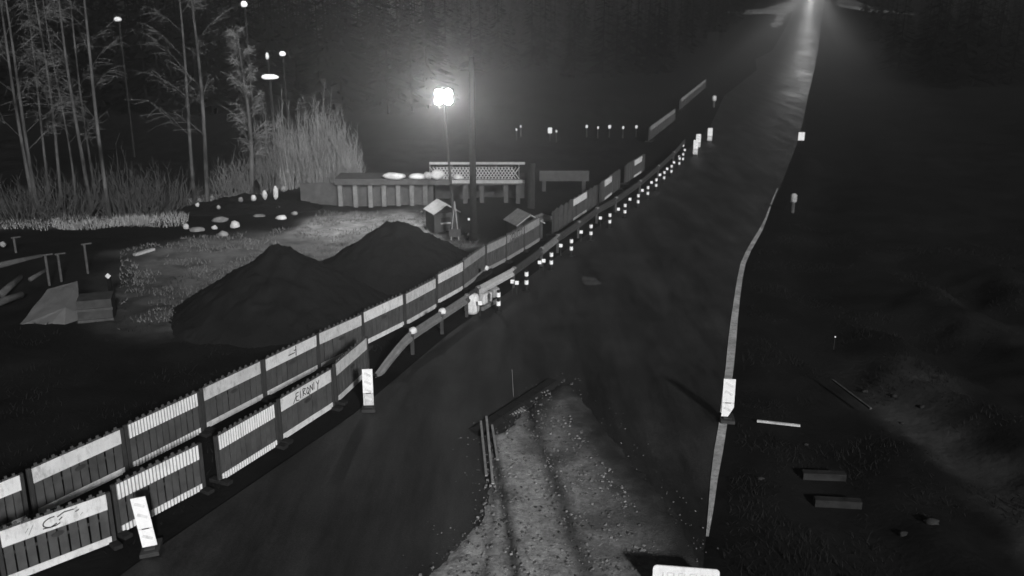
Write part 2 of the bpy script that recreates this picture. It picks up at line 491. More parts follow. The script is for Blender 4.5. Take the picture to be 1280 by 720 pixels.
# ------------------------------------------------------------------ gravel spread over the carriageway in front
gpoly = [gp(*p) for p in ((603, 545), (625, 540), (652, 512), (690, 482), (716, 478), (742, 512), (790, 572), (832, 622), (872, 690), (890, 760), (760, 820), (460, 800), (500, 742), (560, 690), (598, 645), (606, 600))]
def gravel():
    x0, x1 = min(p.x for p in gpoly), max(p.x for p in gpoly); y0, y1 = min(p.y for p in gpoly), max(p.y for p in gpoly)
    st = .09; nx = int((x1 - x0) / st) + 1; ny = int((y1 - y0) / st) + 1
    v, f, col, idx = [], [], [], {}
    track = [[gp(*p) for p in q] for q in (((650, 760), (640, 690), (628, 620), (616, 560)), ((742, 760), (722, 690), (700, 620), (668, 540)), ((606, 720), (612, 680), (618, 640), (613, 590)))]
    for t in track: t.sort(key=lambda p: p.y)
    for j in range(ny):
        for i in range(nx):
            x, y = x0 + i * st, y0 + j * st
            d = polydist(x, y, gpoly) + .07 * fbm(x * 2.5, y * 2.5)
            if d < 0: continue
            rut = 0
            for k, t in enumerate(track):
                wd = (.11, .17, .08)[k]
                rut = max(rut, math.exp(-((x - interp(t, y)) / wd) ** 2) * (1, .8, .6)[k])
            right = smooth(-.1, 2.0, polydist(x, y, gpoly) + .5 * fbm(x * 1.3, y * .9, 4)) if x > interp(track[1], y) else smooth(0, .12, d)
            fade = right * (1 - .92 * rut)
            fade *= (.6 + .4 * (1 - smooth(-.5, 2.2, x - interp(track[0], y)))) * max(.35, min(1.1, 1 + .7 * fbm(x * 1.6, y * 1.1, 7)))
            idx[i, j] = len(v)
            v.append((x, y, .010 + .070 * smooth(0, .30, d) - .015 * rut + .012 * fbm(x * 5, y * 5)))
            col.append((fade, rut, 0, 1))
    for (i, j), a in idx.items():
        q = [idx.get(k) for k in ((i, j), (i + 1, j), (i + 1, j + 1), (i, j + 1))]
        if None not in q: f.append(tuple(q))
    me = bpy.data.meshes.new('gravel_patch'); me.from_pydata(v, [], f)
    ca = me.color_attributes.new('cover', 'FLOAT_COLOR', 'POINT'); ca.data.foreach_set('color', [q for c in col for q in c])
    for p in me.polygons: p.use_smooth = True
    m = mat('spread_gravel', .20, .50, .9, 9, 1.0, 34)
    n, l = m.node_tree.nodes, m.node_tree.links
    b = n['Principled BSDF']; base = b.inputs['Base Color'].links[0].from_socket
    at = n.new('ShaderNodeVertexColor'); at.layer_name = 'cover'
    sp = n.new('ShaderNodeSeparateColor'); l.new(at.outputs['Color'], sp.inputs[0])
    mx = n.new('ShaderNodeMix'); mx.data_type = 'RGBA'
    l.new(sp.outputs[0], mx.inputs[0]); mx.inputs[6].default_value = (.021, .021, .021, 1); l.new(base, mx.inputs[7])
    l.new(mx.outputs[2], b.inputs['Base Color'])
    me.materials.append(m)
    g = bpy.data.objects.new('gravel_patch', me); C.objects.link(g)
    tag(g, 'pale gravel spread over the asphalt with dark wheel ruts', kind='structure')
    # loose stones
    mb = MB(); n = 0
    while n < 2600:
        x, y = R.uniform(x0, x1), R.uniform(max(y0, 11), y1)
        if polydist(x, y, gpoly) < (.05 if x < 1.0 else .7): continue
        r = R.choice((.008, .01, .012, .016, .02, .038)); n += 1
        q = Matrix.Rotation(R.uniform(0, 3), 3, 'Z') @ Matrix.Rotation(R.uniform(0, 3), 3, 'X')
        mb.box((x, y, .082), (r * 1.3, r, r * .9), q)
    for _ in range(420):          # strays thrown clear of the patch
        p = R.choice(gpoly); q_ = gpoly[(gpoly.index(p) + 1) % len(gpoly)]; e = p.lerp(q_, R.random())
        x, y = e.x + R.gauss(0, .28), e.y + R.gauss(0, .35)
        if y < 11: continue
        r = R.choice((.01, .014, .02)); mb.box((x, y, .046), (r * 1.3, r, r * .9), Matrix.Rotation(R.uniform(0, 3), 3, 'Z'))
    o = mb.build('loose_stones', mat('loose_stone', .05, .24, .8, 2.0, 0, detail=1))
    tag(o, 'loose pale stones scattered on the gravel', 'gravel', kind='stuff')
gravel()

# ------------------------------------------------------------------ safety barriers
BW = 1.9
def make_panel(sheet, ribbed=False, n=10, handle=True, low=True, top_part=None):
    t = thing('safety_barrier', '', 'barrier')
    post = MB().box((0, 0, .54), (.07, .07, 1.06)).build('end_post', M['plastic_dark'], t, bevel=.008); post.location.x = -BW / 2 + .035
    p2 = post.copy(); C.objects.link(p2); p2.parent = t; p2.location.x = BW / 2 - .035
    foot = MB().box((0, 0, .04), (.16, .5, .08)).build('foot', M['post_dark'], t, bevel=.01); foot.location.x = -BW / 2 + .06
    f2 = foot.copy(); C.objects.link(f2); f2.parent = t; f2.location.x = BW / 2 - .06
    span = BW - .16; pitch = span / n
    pk = MB().box((0, 0, .56), (pitch - .032, .028, 1.04)); pk.box((0, 0, 1.105), (.05, .026, .05))
    first = None
    for i in range(n):
        if first is None: o = first = pk.build('picket', M['plastic'], t)
        else: o = first.copy(); C.objects.link(o); o.parent = t
        o.location.x = -span / 2 + (i + .5) * pitch
    MB().box((0, .024, .56), (span, .012, .06)).box((0, .024, .95), (span, .012, .08)).box((0, .024, .12), (span, .012, .08)).build('cross_rail', M['plastic_dark'], t)
    def band(name, z0, z1, x0=-BW / 2 + .08, x1=BW / 2 - .08):
        if ribbed:
            MB().box(((x0 + x1) / 2, -.021, (z0 + z1) / 2), (x1 - x0, .008, z1 - z0)).build(name + '_backing', M['sheet_grey'], t)
            mb = MB(); k = 24
            for i in range(k):
                mb.box((x0 + (i + .5) * (x1 - x0) / k, -.031, (z0 + z1) / 2), ((x1 - x0) / k * .56, .014, z1 - z0))
            return mb.build(name, M['rib'], t)
        return MB().box(((x0 + x1) / 2, -.022, (z0 + z1) / 2), (x1 - x0, .010, z1 - z0)).build(name, M[sheet], t)
    if top_part:
        band('upper_band', .74, 1.05, *top_part); band('lower_band', .05, .17, *top_part)
    else:
        band('upper_band', .74, 1.05)
        if low: band('lower_band', .05, .19)
    if handle:
        mb = MB(); mb.tube([(0, -.02, .63), (0, -.028, .63)], .11, 12)
        for v in mb.v: v.z = .63 + (v.z - .63) * .45
        mb.build('grip_hole', M['plastic_dark'], t)
    return t

def fence_place(proto, a, b, label, group, first):
    A, B = gp(a[0], a[1], 1.05), gp(b[0], b[1], 1.05)
    A.z = B.z = 0; d = B - A
    rz = math.atan2(d.y, d.x) + R.uniform(-.012, .012)
    sc = ((d.length + .06) / BW, 1, 1)
    if first:
        proto.location = (A + B) / 2; proto.rotation_euler = (0, 0, rz); proto.scale = sc
        proto['label'] = label; proto['group'] = group; q = proto
    else: q = dup(proto, (A + B) / 2, rz, label, group, sc)
    q.rotation_euler = (R.uniform(-.03, .03), R.uniform(-.006, .006), rz)
    for ch in q.children:
        if ch.name.startswith('picket'):
            ch.rotation_euler = (R.uniform(-.01, .01), R.uniform(-.012, .012), R.uniform(-.05, .05)); ch.location.z = R.uniform(-.012, .012)
    return q

protos = {}
def place(kind, a, b, label, group):
    if kind not in protos:
        k, rb = kind.split('|')[0], '|rib' in kind
        protos[kind] = make_panel(k, rb, n=11 if rb else 10, handle=not rb)
        return fence_place(protos[kind], a, b, label, group, True)
    return fence_place(protos[kind], a, b, label, group, False)

GB = 'back row of slatted safety barriers'
back = [
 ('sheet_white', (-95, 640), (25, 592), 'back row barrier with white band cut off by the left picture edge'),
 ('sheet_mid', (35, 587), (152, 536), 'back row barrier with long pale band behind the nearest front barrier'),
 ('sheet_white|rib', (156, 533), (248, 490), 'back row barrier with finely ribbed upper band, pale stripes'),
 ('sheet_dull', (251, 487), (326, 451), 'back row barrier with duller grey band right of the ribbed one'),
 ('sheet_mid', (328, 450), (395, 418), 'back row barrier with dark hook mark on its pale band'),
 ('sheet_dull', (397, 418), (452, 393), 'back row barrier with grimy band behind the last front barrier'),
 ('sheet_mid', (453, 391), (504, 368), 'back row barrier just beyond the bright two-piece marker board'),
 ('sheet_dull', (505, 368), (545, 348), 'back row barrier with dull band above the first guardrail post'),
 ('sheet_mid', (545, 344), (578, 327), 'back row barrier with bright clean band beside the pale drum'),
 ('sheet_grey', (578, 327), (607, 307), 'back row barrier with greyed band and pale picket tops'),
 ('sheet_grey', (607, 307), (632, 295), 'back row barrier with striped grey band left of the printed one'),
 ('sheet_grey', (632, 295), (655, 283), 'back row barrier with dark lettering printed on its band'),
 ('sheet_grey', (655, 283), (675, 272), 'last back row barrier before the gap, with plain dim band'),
]
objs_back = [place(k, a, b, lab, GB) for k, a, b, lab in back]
GF = 'front row of slatted safety barriers'
front = [
 ('sheet_mid', (-118, 705), (137, 615.5), 'nearest front barrier with smudged drawing on its wide pale band'),
 ('sheet_white|rib', (140, 606.5), (250, 555), 'ribbed front barrier behind the leaning marker board'),
 ('sheet_white|rib', (270, 547), (343, 504), 'ribbed front barrier right of the dark gap in the row'),
 ('sheet_mid', (348, 500), (414, 461), 'front barrier with black scrawled lettering on its pale band'),
 ('sheet_dull', (418, 456), (459, 422), 'last front barrier, turned back to meet the rear row'),
]
objs_front = []
for k, a, b, lab in front:
    if lab.startswith('nearest'):
        # the near one is two panels long in one line; it is placed as one 1.9 m panel ending at the joint
        A, B = gp(*a, 1.05), gp(*b, 1.05); A.z = B.z = 0
        d = (A - B).normalized() * 1.95
        p = dup(protos[k], B + d / 2, math.atan2(-d.y, -d.x), lab, GF, (1.95 / BW, 1, 1)); objs_front.append(p)
        d2 = B + d * 1.03
        dup(protos['sheet_mid'], d2 + d / 2, math.atan2(-d.y, -d.x), 'front barrier cut off by the lower left corner of the picture', GF, (1.95 / BW, 1, 1))
    else:
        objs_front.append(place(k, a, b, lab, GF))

# marks drawn on bands: strokes in (x along panel, z) metres
def strokes(parent, name, S_, wd=.014, m='ink', label=None):
    mb = MB()
    for st in S_:
        for (x0, z0), (x1, z1) in zip(st, st[1:]):
            mb.bar((x0, -.0295, z0), (x1, -.0295, z1), .003, wd)
    o = mb.build(name, M[m], parent)
    if label: o['label'] = label
    return o
# E I R Q N U Y like scrawl
L = []
x = -.30
for g in ('E', 'I', 'R', 'Q', 'N', 'I', 'Y'):
    z0, h, k = .80 + R.uniform(-.02, .02), .18, .075
    sh = {'E': [[(k, h), (0, h), (0, 0), (k, -.02)], [(0, h * .5), (k * .8, h * .55)]],
          'I': [[(k * .3, h), (k * .2, 0)]],
          'R': [[(0, 0), (0, h), (k, h * .85), (0, h * .45), (k, 0)]],
          'Q': [[(0, h * .3), (k * .4, h), (k, h * .6), (k * .5, 0), (0, h * .3)], [(k * .5, h * .3), (k * 1.1, -.04)]],
          'N': [[(0, 0), (.01, h), (k, .02), (k, h)]],
          'Y': [[(0, h), (k * .5, h * .5), (k, h * 1.05)], [(k * .5, h * .5), (k * .2, -.05)]]}[g]
    for s_ in sh: L.append([(x + a, z0 + b) for a, b in s_])
    x += k + .02
L.append([(-.38, .76), (-.30, .9)])
L = [[(q[0] * 1.25, q[1]) for q in st] for st in L]
strokes(objs_front[3], 'scrawl', L, .021, label='black hand-scrawled letters')
strokes(objs_back[4], 'hook_mark', [[(-.13, .865), (.09, .865)], [(.13, 1.04), (.13, .76)], [(.06, .93), (.13, .93)]], .028)
strokes(objs_back[11], 'printed_lettering', [[(-.55, .8), (-.35, 1.0)], [(-.35, .8), (-.3, 1.0), (-.1, .98), (-.1, .82), (-.35, .8)], [(0, .8), (.05, 1.0)], [(.2, .8), (.2, 1.0), (.4, 1.0), (.4, .8)], [(.5, .98), (.7, .98), (.6, .8)], [(-.6, .77), (.75, .77)], [(-.6, 1.03), (.75, 1.03)]], .03)
lg = [[(-.0 + .16 * math.cos(t / 6), .89 + .09 * math.sin(t / 6)) for t in range(8, 34)], [(-.17, .82), (-.04, .80), (.06, .84)], [(.08, .95), (.2, 1.0), (.36, .99)], [(.1, .88), (.16, .92)], [(.38, .93), (.44, .95)]]
strokes(objs_front[0], 'smudged_drawing', [[(px - .05, pz) for px, pz in st] for st in lg], .02)
strokes(objs_front[0], 'fine_scratches', [[(.3, .98), (.37, 1.01)], [(.33, .93), (.4, .96)], [(-.45, .8), (-.36, .96)], [(-.5, .86), (-.44, .93)], [(.4, .83), (.45, .87)]], .006)
# fence beyond the gap: shorter reflective pieces on dark panels
GC = 'dark barriers beyond the gap'
far = [((690, 265), (748, 231), (-.15, .42), 'dark barrier beyond the gap with a broad pale patch'),
       ((750, 230), (776, 212), (-.55, .1), 'middle dark barrier beyond the gap with a short pale patch'),
       ((781, 207), (806, 193), (-.1, .62), 'third dark barrier beyond the gap, where the fence turns away')]
for i, (a, b, tp, lab) in enumerate(far):
    p = make_panel('sheet_mid', n=10, handle=False, top_part=tp)
    fence_place(p, a, b, lab, GC, True)
for a, b, lab in (((812, 160), (844, 135), 'dim barrier left of the far road, lower of two on the slope'), ((850, 124), (883, 99), 'dim barrier left of the far road, upper of two on the slope')):
    p = make_panel('sheet_grey', n=10, handle=False, low=False)
    fence_place(p, a, b, lab, 'dim barriers far up the road', True)

# ------------------------------------------------------------------ marker boards
def marker(u0, v0, u1, v1, width, label, group=None, split=.36, notch=False, yaw=None, lean=0.0, base=True, hgt=1.0, lowm='marker_low'):
    """u0,v0 top centre and u1,v1 bottom centre of the board"""
    P = gp(u1, v1, .12); loc = Vector((P.x, P.y, 0.012))
    t = thing('marker_board', label, 'marker board', loc, 0, group)
    yaw = yaw if yaw is not None else math.atan2(P.x, P.y) * -1 * .5
    t.rotation_euler = (0, lean, yaw)
    s = split * hgt
    up = MB()
    w2 = width / 2
    def plate(poly, z0, y=0, th=.02):
        mb = MB(); n = len(poly)
        mb.v = [Vector((a, y - th / 2, b)) for a, b in poly] + [Vector((a, y + th / 2, b)) for a, b in poly]
        mb.f = [tuple(range(n)), tuple(range(2 * n - 1, n - 1, -1))] + [(i, i + n, (i + 1) % n + n, (i + 1) % n) for i in range(n)]
        return mb
    plate([(-w2, .12 + s + .012), (w2, .12 + s + .012), (w2, .12 + hgt), (-w2, .12 + hgt)], 0).build('upper_panel', M['marker'], t)
    if notch: lo = [(-w2, .12), (w2 * .1, .12), (w2, .12 + s * .7), (w2, .12 + s), (-w2, .12 + s)]
    else: lo = [(-w2, .12), (w2, .12), (w2, .12 + s), (-w2, .12 + s)]
    plate(lo, 0).build('lower_panel', M[lowm], t)
    st = MB()
    for k in range(4):
        z = .12 + hgt * (.16 + .22 * k)
        if .12 + s - .1 < z < .12 + s + .03: continue
        st.box((0, -.0115, z + .03), (width * .7, .003, .06), Matrix.Rotation(rad(28), 3, 'Y'))
    st.build('stripe', M['marker_print'], t)
    MB().box((0, -.013, .12 + s + .006), (width * .5, .004, .022)).build('joint_clip', M['steel_dark'], t)
    MB().box((0, .03, .5), (.05, .04, 1.0)).build('post', M['post_dark'], t)
    if base: MB().box((0, .05, .04), (.34, .5, .08)).box((0, .05, .095), (.2, .3, .03)).build('base', M['plastic_dark'], t, bevel=.01)
    return t
marker(179, 615, 188.5, 683, .26, 'leaning white marker board in front of the ribbed barrier', lean=rad(-6), split=.36, lowm='marker')
marker(456, 459, 461, 507, .25, 'two-piece marker board at the end of the front barriers', split=.33, hgt=.95)
marker(911, 475, 909, 521, .28, 'tall white marker board with clipped corner on the right edge line', split=.36, notch=True, hgt=.96, lowm='marker')
G3 = 'marker boards on the far left lane edge'
marker(869, 176, 869, 193, .3, 'front one of the two overlapping marker boards far up the lane edge', G3, hgt=.95)
marker(872.5, 168, 872.5, 184, .32, 'rear one of the two overlapping marker boards, half hidden', G3, hgt=.9)
marker(887, 160, 887, 176, .34, 'farthest marker board, standing alone right of the overlapping pair', G3, hgt=.92)
# small square reflector plate on the right verge
P = gp(1001, 179)
t = thing('verge_reflector', 'small bright square reflector plate on the right verge below the headlight glare', 'reflector', P)
MB().box((0, 0, .5), (.46, .03, .6)).build('plate', M['marker'], t, bevel=.01)
MB().box((.05, .04, .4), (.06, .05, .8)).build('post', M['post_dark'], t)
# pale rounded verge post, and a weathered one farther up
for u, v, h, r, m, lab in ((990.5, 266, .95, .16, 'concrete', 'short pale rounded verge post on the right, unlit'), (892, 134, 1.15, .22, 'sheet_dull', 'weathered pale post beyond the marker boards')):
    P = gp(u, v)
    t = thing('verge_post', lab, 'post', P)
    MB().tube([(0, 0, 0), (0, 0, h * .55)], r * .55, 10).build('shaft', M['concrete_dark'], t, smooth=False)
    MB().tube([(0, 0, h * .55), (0, 0, h * .6), (0, 0, h * .92), (0, 0, h)], [r * .8, r, r, r * .5], 12).build('head', M[m], t, smooth=True)

# ------------------------------------------------------------------ guardrail with reflectors, and the row of banded posts
rail_px = [(468, 441), (515, 413), (552, 389), (583, 369), (597, 359), (642, 335), (677, 310), (697, 294), (723, 277), (746, 260), (770, 247), (800, 226), (823, 207), (842, 190), (856, 174)]
GR = 'lengths of the guardrail beside the safety barriers'
rail = [gp(u, v, .72) for u, v in rail_px]
for p in rail: p.z = 0
WPROF = [(0, .75), (.05, .73), (.055, .66), (.0, .61), (0, .57), (.055, .52), (.05, .45), (0, .43), (-.012, .43), (.036, .455), (.04, .52), (-.012, .565), (-.012, .615), (.04, .66), (.036, .72), (-.012, .735)]
rail_labels = {0: 'first guardrail length, ramped down to the ground beside the marker board',
 1: 'dim guardrail length between the two pale post blocks below the barriers', 2: 'guardrail length running up to the pale drum',
 3: 'short guardrail length just behind the pale drum', 4: 'brightest guardrail length, right beyond the pale drum', 5: 'dark guardrail length after the bright one',
 6: 'dim guardrail length by the last back row barrier', 7: 'guardrail length crossing the gap in the barriers', 8: 'guardrail length below the dark barrier with a broad pale patch',
 9: 'guardrail length left of the seventh banded post', 10: 'guardrail length below the middle dark barrier', 11: 'guardrail length where the dark barriers turn away',
 12: 'next to last guardrail length before the far marker boards', 13: 'farthest guardrail length, ending below the far marker boards'}
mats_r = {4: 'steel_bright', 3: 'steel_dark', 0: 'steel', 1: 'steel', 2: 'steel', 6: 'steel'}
for i in range(len(rail) - 1):
    a, b = rail[i], rail[i + 1]; d = (b - a)
    t = thing('guardrail', rail_labels[i], 'guardrail', a, 0, GR)
    pa, pb = Vector((0, 0, 0)), d * .985
    if i == 0:
        n = 6; path = [d * (k / n) - Vector((0, 0, .60 * (1 - k / n) ** 1.4)) for k in range(n + 1)]
    else: path = [pa, d * .5, pb]
    MB().profile(path, WPROF, closed=True).build('beam', M[mats_r.get(i, 'steel_dark')], t, smooth=False)
    if i:
        MB().box((0, 0, .33), (.1, .12, .66)).build('post', M['steel_dark'], t)
        nrm = Vector((d.y, -d.x, 0)).normalized()
        MB().blob(Vector((0, 0, .72)) + nrm * .02, (.13, .13, .10) if i < 3 else (.10, .10, .06), i, .15).build('post_block', M['sheet_white' if i < 3 else 'steel'], t, smooth=True)
rl = sorted(rail, key=lambda p: p.y)
# reflectors bolted to the rail
ref_px = [(600, 379), (640.5, 352), (646, 353.5), (674.5, 328), (679.5, 326), (701, 307), (726.5, 290), (750.5, 272.5), (773, 261.5), (787.5, 249), (803, 238), (814.5, 228), (825, 218.5), (834, 211), (842.5, 203), (849, 196), (856, 187.5), (854, 182)]
names = ['first', 'second', 'third', 'fourth', 'fifth', 'sixth', 'seventh', 'eighth', 'ninth', 'tenth', 'eleventh', 'twelfth', 'thirteenth', 'fourteenth', 'fifteenth', 'sixteenth', 'seventeenth', 'last']
pr = None
for i, (u, v) in enumerate(ref_px):
    P = gp(u, v, .45); P.z = 0
    lab = 'small white reflector on a low stalk by the guardrail, %s counting from the drum' % names[i]
    s = .92 + .012 * i
    if pr is None:
        pr = thing('rail_reflector', lab, 'reflector', P, 0, 'low reflectors along the guardrail')
        MB().box((0, 0, .45), (.135, .025, .135)).build('lens', M['reflector'], pr, bevel=.008)
        MB().box((0, .02, .2), (.03, .02, .4)).build('stalk', M['post_dark'], pr)
    else: dup(pr, P, 0, lab)
    (pr if i == 0 else C.objects[-1])
# banded posts
post_px = [(623, 380), (658, 353.5), (689, 328.5), (714, 311), (738.5, 292), (762, 277.5), (781, 265), (797.5, 252.5), (809.5, 242), (820, 232), (830, 222.5), (839, 214.5), (849, 204.5), (853.5, 199)]
pp = None
for i, (u, v) in enumerate(post_px):
    P = gp(u, v, .30); P.z = .02
    lab = 'banded lane post with two bright reflective bands, %s from the pale drum' % names[i]
    if pp is None:
        pp = thing('banded_post', lab, 'lane post', P, 0, 'row of banded posts along the lane edge')
        MB().tube([(0, 0, 0), (0, 0, .03), (0, 0, .05)], [.13, .13, .06], 12).build('foot', M['post_dark'], pp)
        MB().tube([(0, 0, .05), (0, 0, .74)], .045, 12).build('tube', M['post_dark'], pp, smooth=False)
        for z in (.23, .53): MB().tube([(0, 0, z), (0, 0, z + .145)], .072, 14, caps=True).build('reflective_band', M['reflector'], pp, smooth=False)
    else: dup(pp, P, R.uniform(-.4, .4), lab)
# drum and blocks at the rail head
P = gp(590, 391); t = thing('barrier_drum', 'squat pale drum at the head of the bright guardrail', 'drum', P)
MB().tube([(0, 0, 0), (0, 0, .1), (0, 0, .45), (0, 0, .62), (0, 0, .66)], [.2, .24, .25, .21, .1], 18).build('body', M['sheet_mid'], t, smooth=True)
MB().tube([(0, 0, .64), (0, 0, .69)], .07, 10).build('cap', M['concrete_dark'], t)
P = gp(607, 380); t = thing('plastic_block', 'pale plastic block right beside the squat drum', 'block', P, .9)
MB().box((0, 0, .2), (.46, .24, .4)).build('body', M['sheet_dull'], t, bevel=.05)
MB().box((0, 0, .42), (.2, .1, .05)).build('lug', M['sheet_grey'], t)
P = gp(618, 371); t = thing('plastic_block', 'dimmer grey plastic block behind the pale one', 'block', P, .9)
MB().box((0, 0, .16), (.34, .24, .32)).build('body', M['sheet_grey'], t, bevel=.05)
MB().box((0, 0, .34), (.2, .1, .05)).build('lug', M['sheet_grey'], t)
a, b = gp(602, 390), gp(624, 378)
o = MB().bar(a + Vector((0, 0, .1)), b + Vector((0, 0, .1)), .1, .13).build('kerb_rail', M['steel'], bevel=.02)
tag(o, 'low pale steel kerb rail in front of the blocks', 'kerb')

# ------------------------------------------------------------------ things near the gravel
a, b = gp(597, 541), gp(692, 479)
t = thing('rubber_ramp', 'long dark rubber cable ramp along the top edge of the gravel', 'ramp', (a + b) / 2 + Vector((0, 0, .03)), math.atan2((b - a).y, (b - a).x))
Ln = (b - a).length
for k in range(4):
    o = MB()
    x0, x1 = -Ln / 2 + k * Ln / 4 + .01, -Ln / 2 + (k + 1) * Ln / 4 - .01
    o.v = [Vector(q) for q in ((x0, -.28, 0), (x0, -.12, .09), (x0, .12, .09), (x0, .28, 0), (x1, -.28, 0), (x1, -.12, .09), (x1, .12, .09), (x1, .28, 0))]
    o.f = [(0, 1, 2, 3), (7, 6, 5, 4), (0, 4, 5, 1), (1, 5, 6, 2), (2, 6, 7, 3), (0, 3, 7, 4)]
    o.build('ramp_section', M['post_dark'], t)
P = gp(640, 517); t = thing('drain_grate', 'small ribbed drain grate just above the rubber ramp', 'grate', P + Vector((0, 0, .035)), .62)
MB().box((0, 0, .012), (.66, .40, .02)).build('frame', M['concrete_dark'], t)
br = None
for k in range(7):
    if br is None: o = br = MB().box((0, 0, .035), (.045, .34, .03)).build('bar', M['sheet_grey'], t)
    else: o = br.copy(); C.objects.link(o); o.parent = t
    o.location.x = -.27 + k * .09
P = gp(642, 498); o = MB().tube([P, P + Vector((-.04, .02, .78))], .008, 6).build('thin_stake', M['steel'])
tag(o, 'thin metal stake standing by the drain grate', 'stake')
for i, (pa, pb, lab) in enumerate((((601, 532), (608, 600), 'leftmost pale plank on the left edge of the gravel'), ((608, 526), (616, 610), 'middle pale plank, the longest, on the left edge of the gravel'), ((615, 537), (622, 580), 'shortest pale plank on the left edge of the gravel, nearest the ruts'))):
    a, b = gp(*pa), gp(*pb)
    mb = MB(); mb.bar(a + Vector((0, 0, .115)), b + Vector((0, 0, .10)), .055, .035)
    tag(mb.build('plank', M['concrete'] if i == 1 else M['sheet_grey'], bevel=.006), lab, 'plank', 'planks lying on the gravel edge')

def smear(u, v, rx, ry, seed, label):
    c = gp(u, v); mb = MB(); mb.v.append(Vector((0, 0, .004))); n = 40
    for k in range(n):
        a = 2 * math.pi * k / n; q = 1 + .45 * fbm(math.cos(a) * 1.3 + seed, math.sin(a) * 1.3)
        mb.v.append(Vector((math.cos(a) * rx * q, math.sin(a) * ry * q, 0)))
    mb.f = [(0, 1 + k, 1 + (k + 1) % n) for k in range(n)]
    o = mb.build('mud_smear', mat('dry_mud', .03, .09, .95, 3, .4, 20)); o.location = c + Vector((0, 0, .05)); o['kind'] = 'structure'
smear(738, 353, .34, .55, 3, '')
# big sign at the bottom, only its head shows
c0 = at_depth(858, 709, 13.65)
t = thing('sign_board', 'wide white rounded sign board cut off by the bottom of the picture', 'sign', (c0.x, 13.65, 0), rad(-8))
def rrect(w_, h_, r_, th, y=0):
    pts = []
    for cx, cz, a0 in ((w_ / 2 - r_, h_ / 2 - r_, 0), (-w_ / 2 + r_, h_ / 2 - r_, 90), (-w_ / 2 + r_, -h_ / 2 + r_, 180), (w_ / 2 - r_, -h_ / 2 + r_, 270)):
        for k in range(7):
            an = rad(a0 + 15 * k); pts.append((cx + r_ * math.cos(an), cz + r_ * math.sin(an)))
    n = len(pts); mb = MB()
    mb.v = [Vector((a, y - th / 2, b)) for a, b in pts] + [Vector((a, y + th / 2, b)) for a, b in pts]
    mb.f = [tuple(range(n))[::-1], tuple(range(n, 2 * n))] + [(i, (i + 1) % n, (i + 1) % n + n, i + n) for i in range(n)]
    return mb
HS = .38
top = c0.z
f = rrect(1.1, HS, .07, .02).build('sign_face', M['marker'], t); f.location.z = top - HS / 2
g = MB()
for k, xx in enumerate((-.38, -.30, -.20, -.12, -.02, .07, .17, .26)):
    g.box((xx, -.013, -.03), (.02, .003, .2))
    if k % 2: g.box((xx + .04, -.013, .07), (.07, .003, .018))
g.build('worn_lettering', M['marker_print'], f)
for xx in (-.38, .38):
    MB().box((xx, .04, top / 2 - .04), (.06, .06, top - .08)).build('post', M['steel_dark'], t)

# ------------------------------------------------------------------ right-hand verge pieces
for u0, v0, u1, v1, lab in ((1003, 590, 1057, 592, 'upper of the two pale concrete slabs on the dark right verge'), (1018, 621, 1077, 624, 'lower of the two pale concrete slabs on the dark right verge')):
    a, b = gp(u0, v0), gp(u1, v1)
    z = und(a.x, a.y)
    mb = MB(); mb.bar(a + Vector((0, 0, z + .08)), b + Vector((0, 0, z + .08)), .2, .16)
    tag(mb.build('concrete_slab', M['slab'], bevel=.015), lab, 'slab')
a, b = gp(946, 529), gp(1000, 535)
tag(MB().bar(a + Vector((0, 0, .06)), b + Vector((0, 0, .06)), .05, .05).build('rail_offcut', M['sheet_dull']), 'thin pale bar lying right of the clipped marker board', 'bar')
a, b = gp(1040, 478), gp(1088, 514)
tag(MB().bar(a + Vector((0, 0, .07)), b + Vector((0, 0, .07)), .05, .05).build('grey_pipe', M['concrete_dark']), 'thin grey pipe lying slanted on the right verge', 'pipe')
for u, v, lab in ((1044, 421, 'tiny bright stake reflector on the dark right field'),):
    P = gp(u, v, .4); t = thing('stake_reflector', lab, 'reflector', (P.x, P.y, 0))
    MB().box((0, 0, .4), (.035, .02, .04)).build('lens', M['marker'], t); MB().box((0, .02, .2), (.02, .02, .4)).build('stake', M['post_dark'], t)
SL = ['farthest, by the slanted grey pipe', 'second from the pipe, right of it', 'rightmost beyond the pipe', 'just before the chain beyond the pipe', 'right of the thin pale bar', 'largest, far right of the lower slab', 'left of the largest one', 'nearest to the picture bottom', 'left of the upper slab']
for k, (u, v, rr) in enumerate(((1082, 485, .09), (1117, 497, .08), (1152, 511, .08), (1128, 522, .06), (1008, 548, .07), (1165, 655, .14), (1130, 662, .1), (1060, 712, .12), (950, 598, .08))):
    P = gp(u, v); P.z = und(P.x, P.y)
    tag(MB().blob((P.x, P.y, P.z + rr * .1), (rr * 1.0, rr * .8, rr * .5), k, .3, 2).build('clod', M['slab'], smooth=True), 'small grey stone on the dark right verge, ' + SL[k], 'stone', 'small stones strewn over the right verge')
# spoil ridges
def heap(c, rx, ry, h, m, name, label, rot=0, seed=1, sharp=1.25, N=90):
    mb = MB(); cs, sn = math.cos(rot), math.sin(rot)
    for j in range(N + 1):
        for i in range(N + 1):
            a, b = (i / N * 2 - 1), (j / N * 2 - 1)
            r = min(1, math.hypot(a, b))
            z = h * max(0, 1 - r) ** (1 / sharp) * (1 + .10 * fbm(a * 2.5 + seed, b * 2.5)) + .16 * fbm(a * 7 + seed, b * 7, 5) * (1 - r * .7) + .07 * abs(fbm(a * 26 + seed, b * 26, 2))
            if r >= 1: z = -.25
            x, y = a * rx, b * ry
            mb.v.append(Vector((x * cs - y * sn, x * sn + y * cs, z)))
    for j in range(N):
        for i in range(N):
            k = j * (N + 1) + i; mb.f.append((k, k + 1, k + N + 2, k + N + 1))
    o = mb.build(name, m, smooth=True); o.location = c
    return tag(o, label, 'heap')
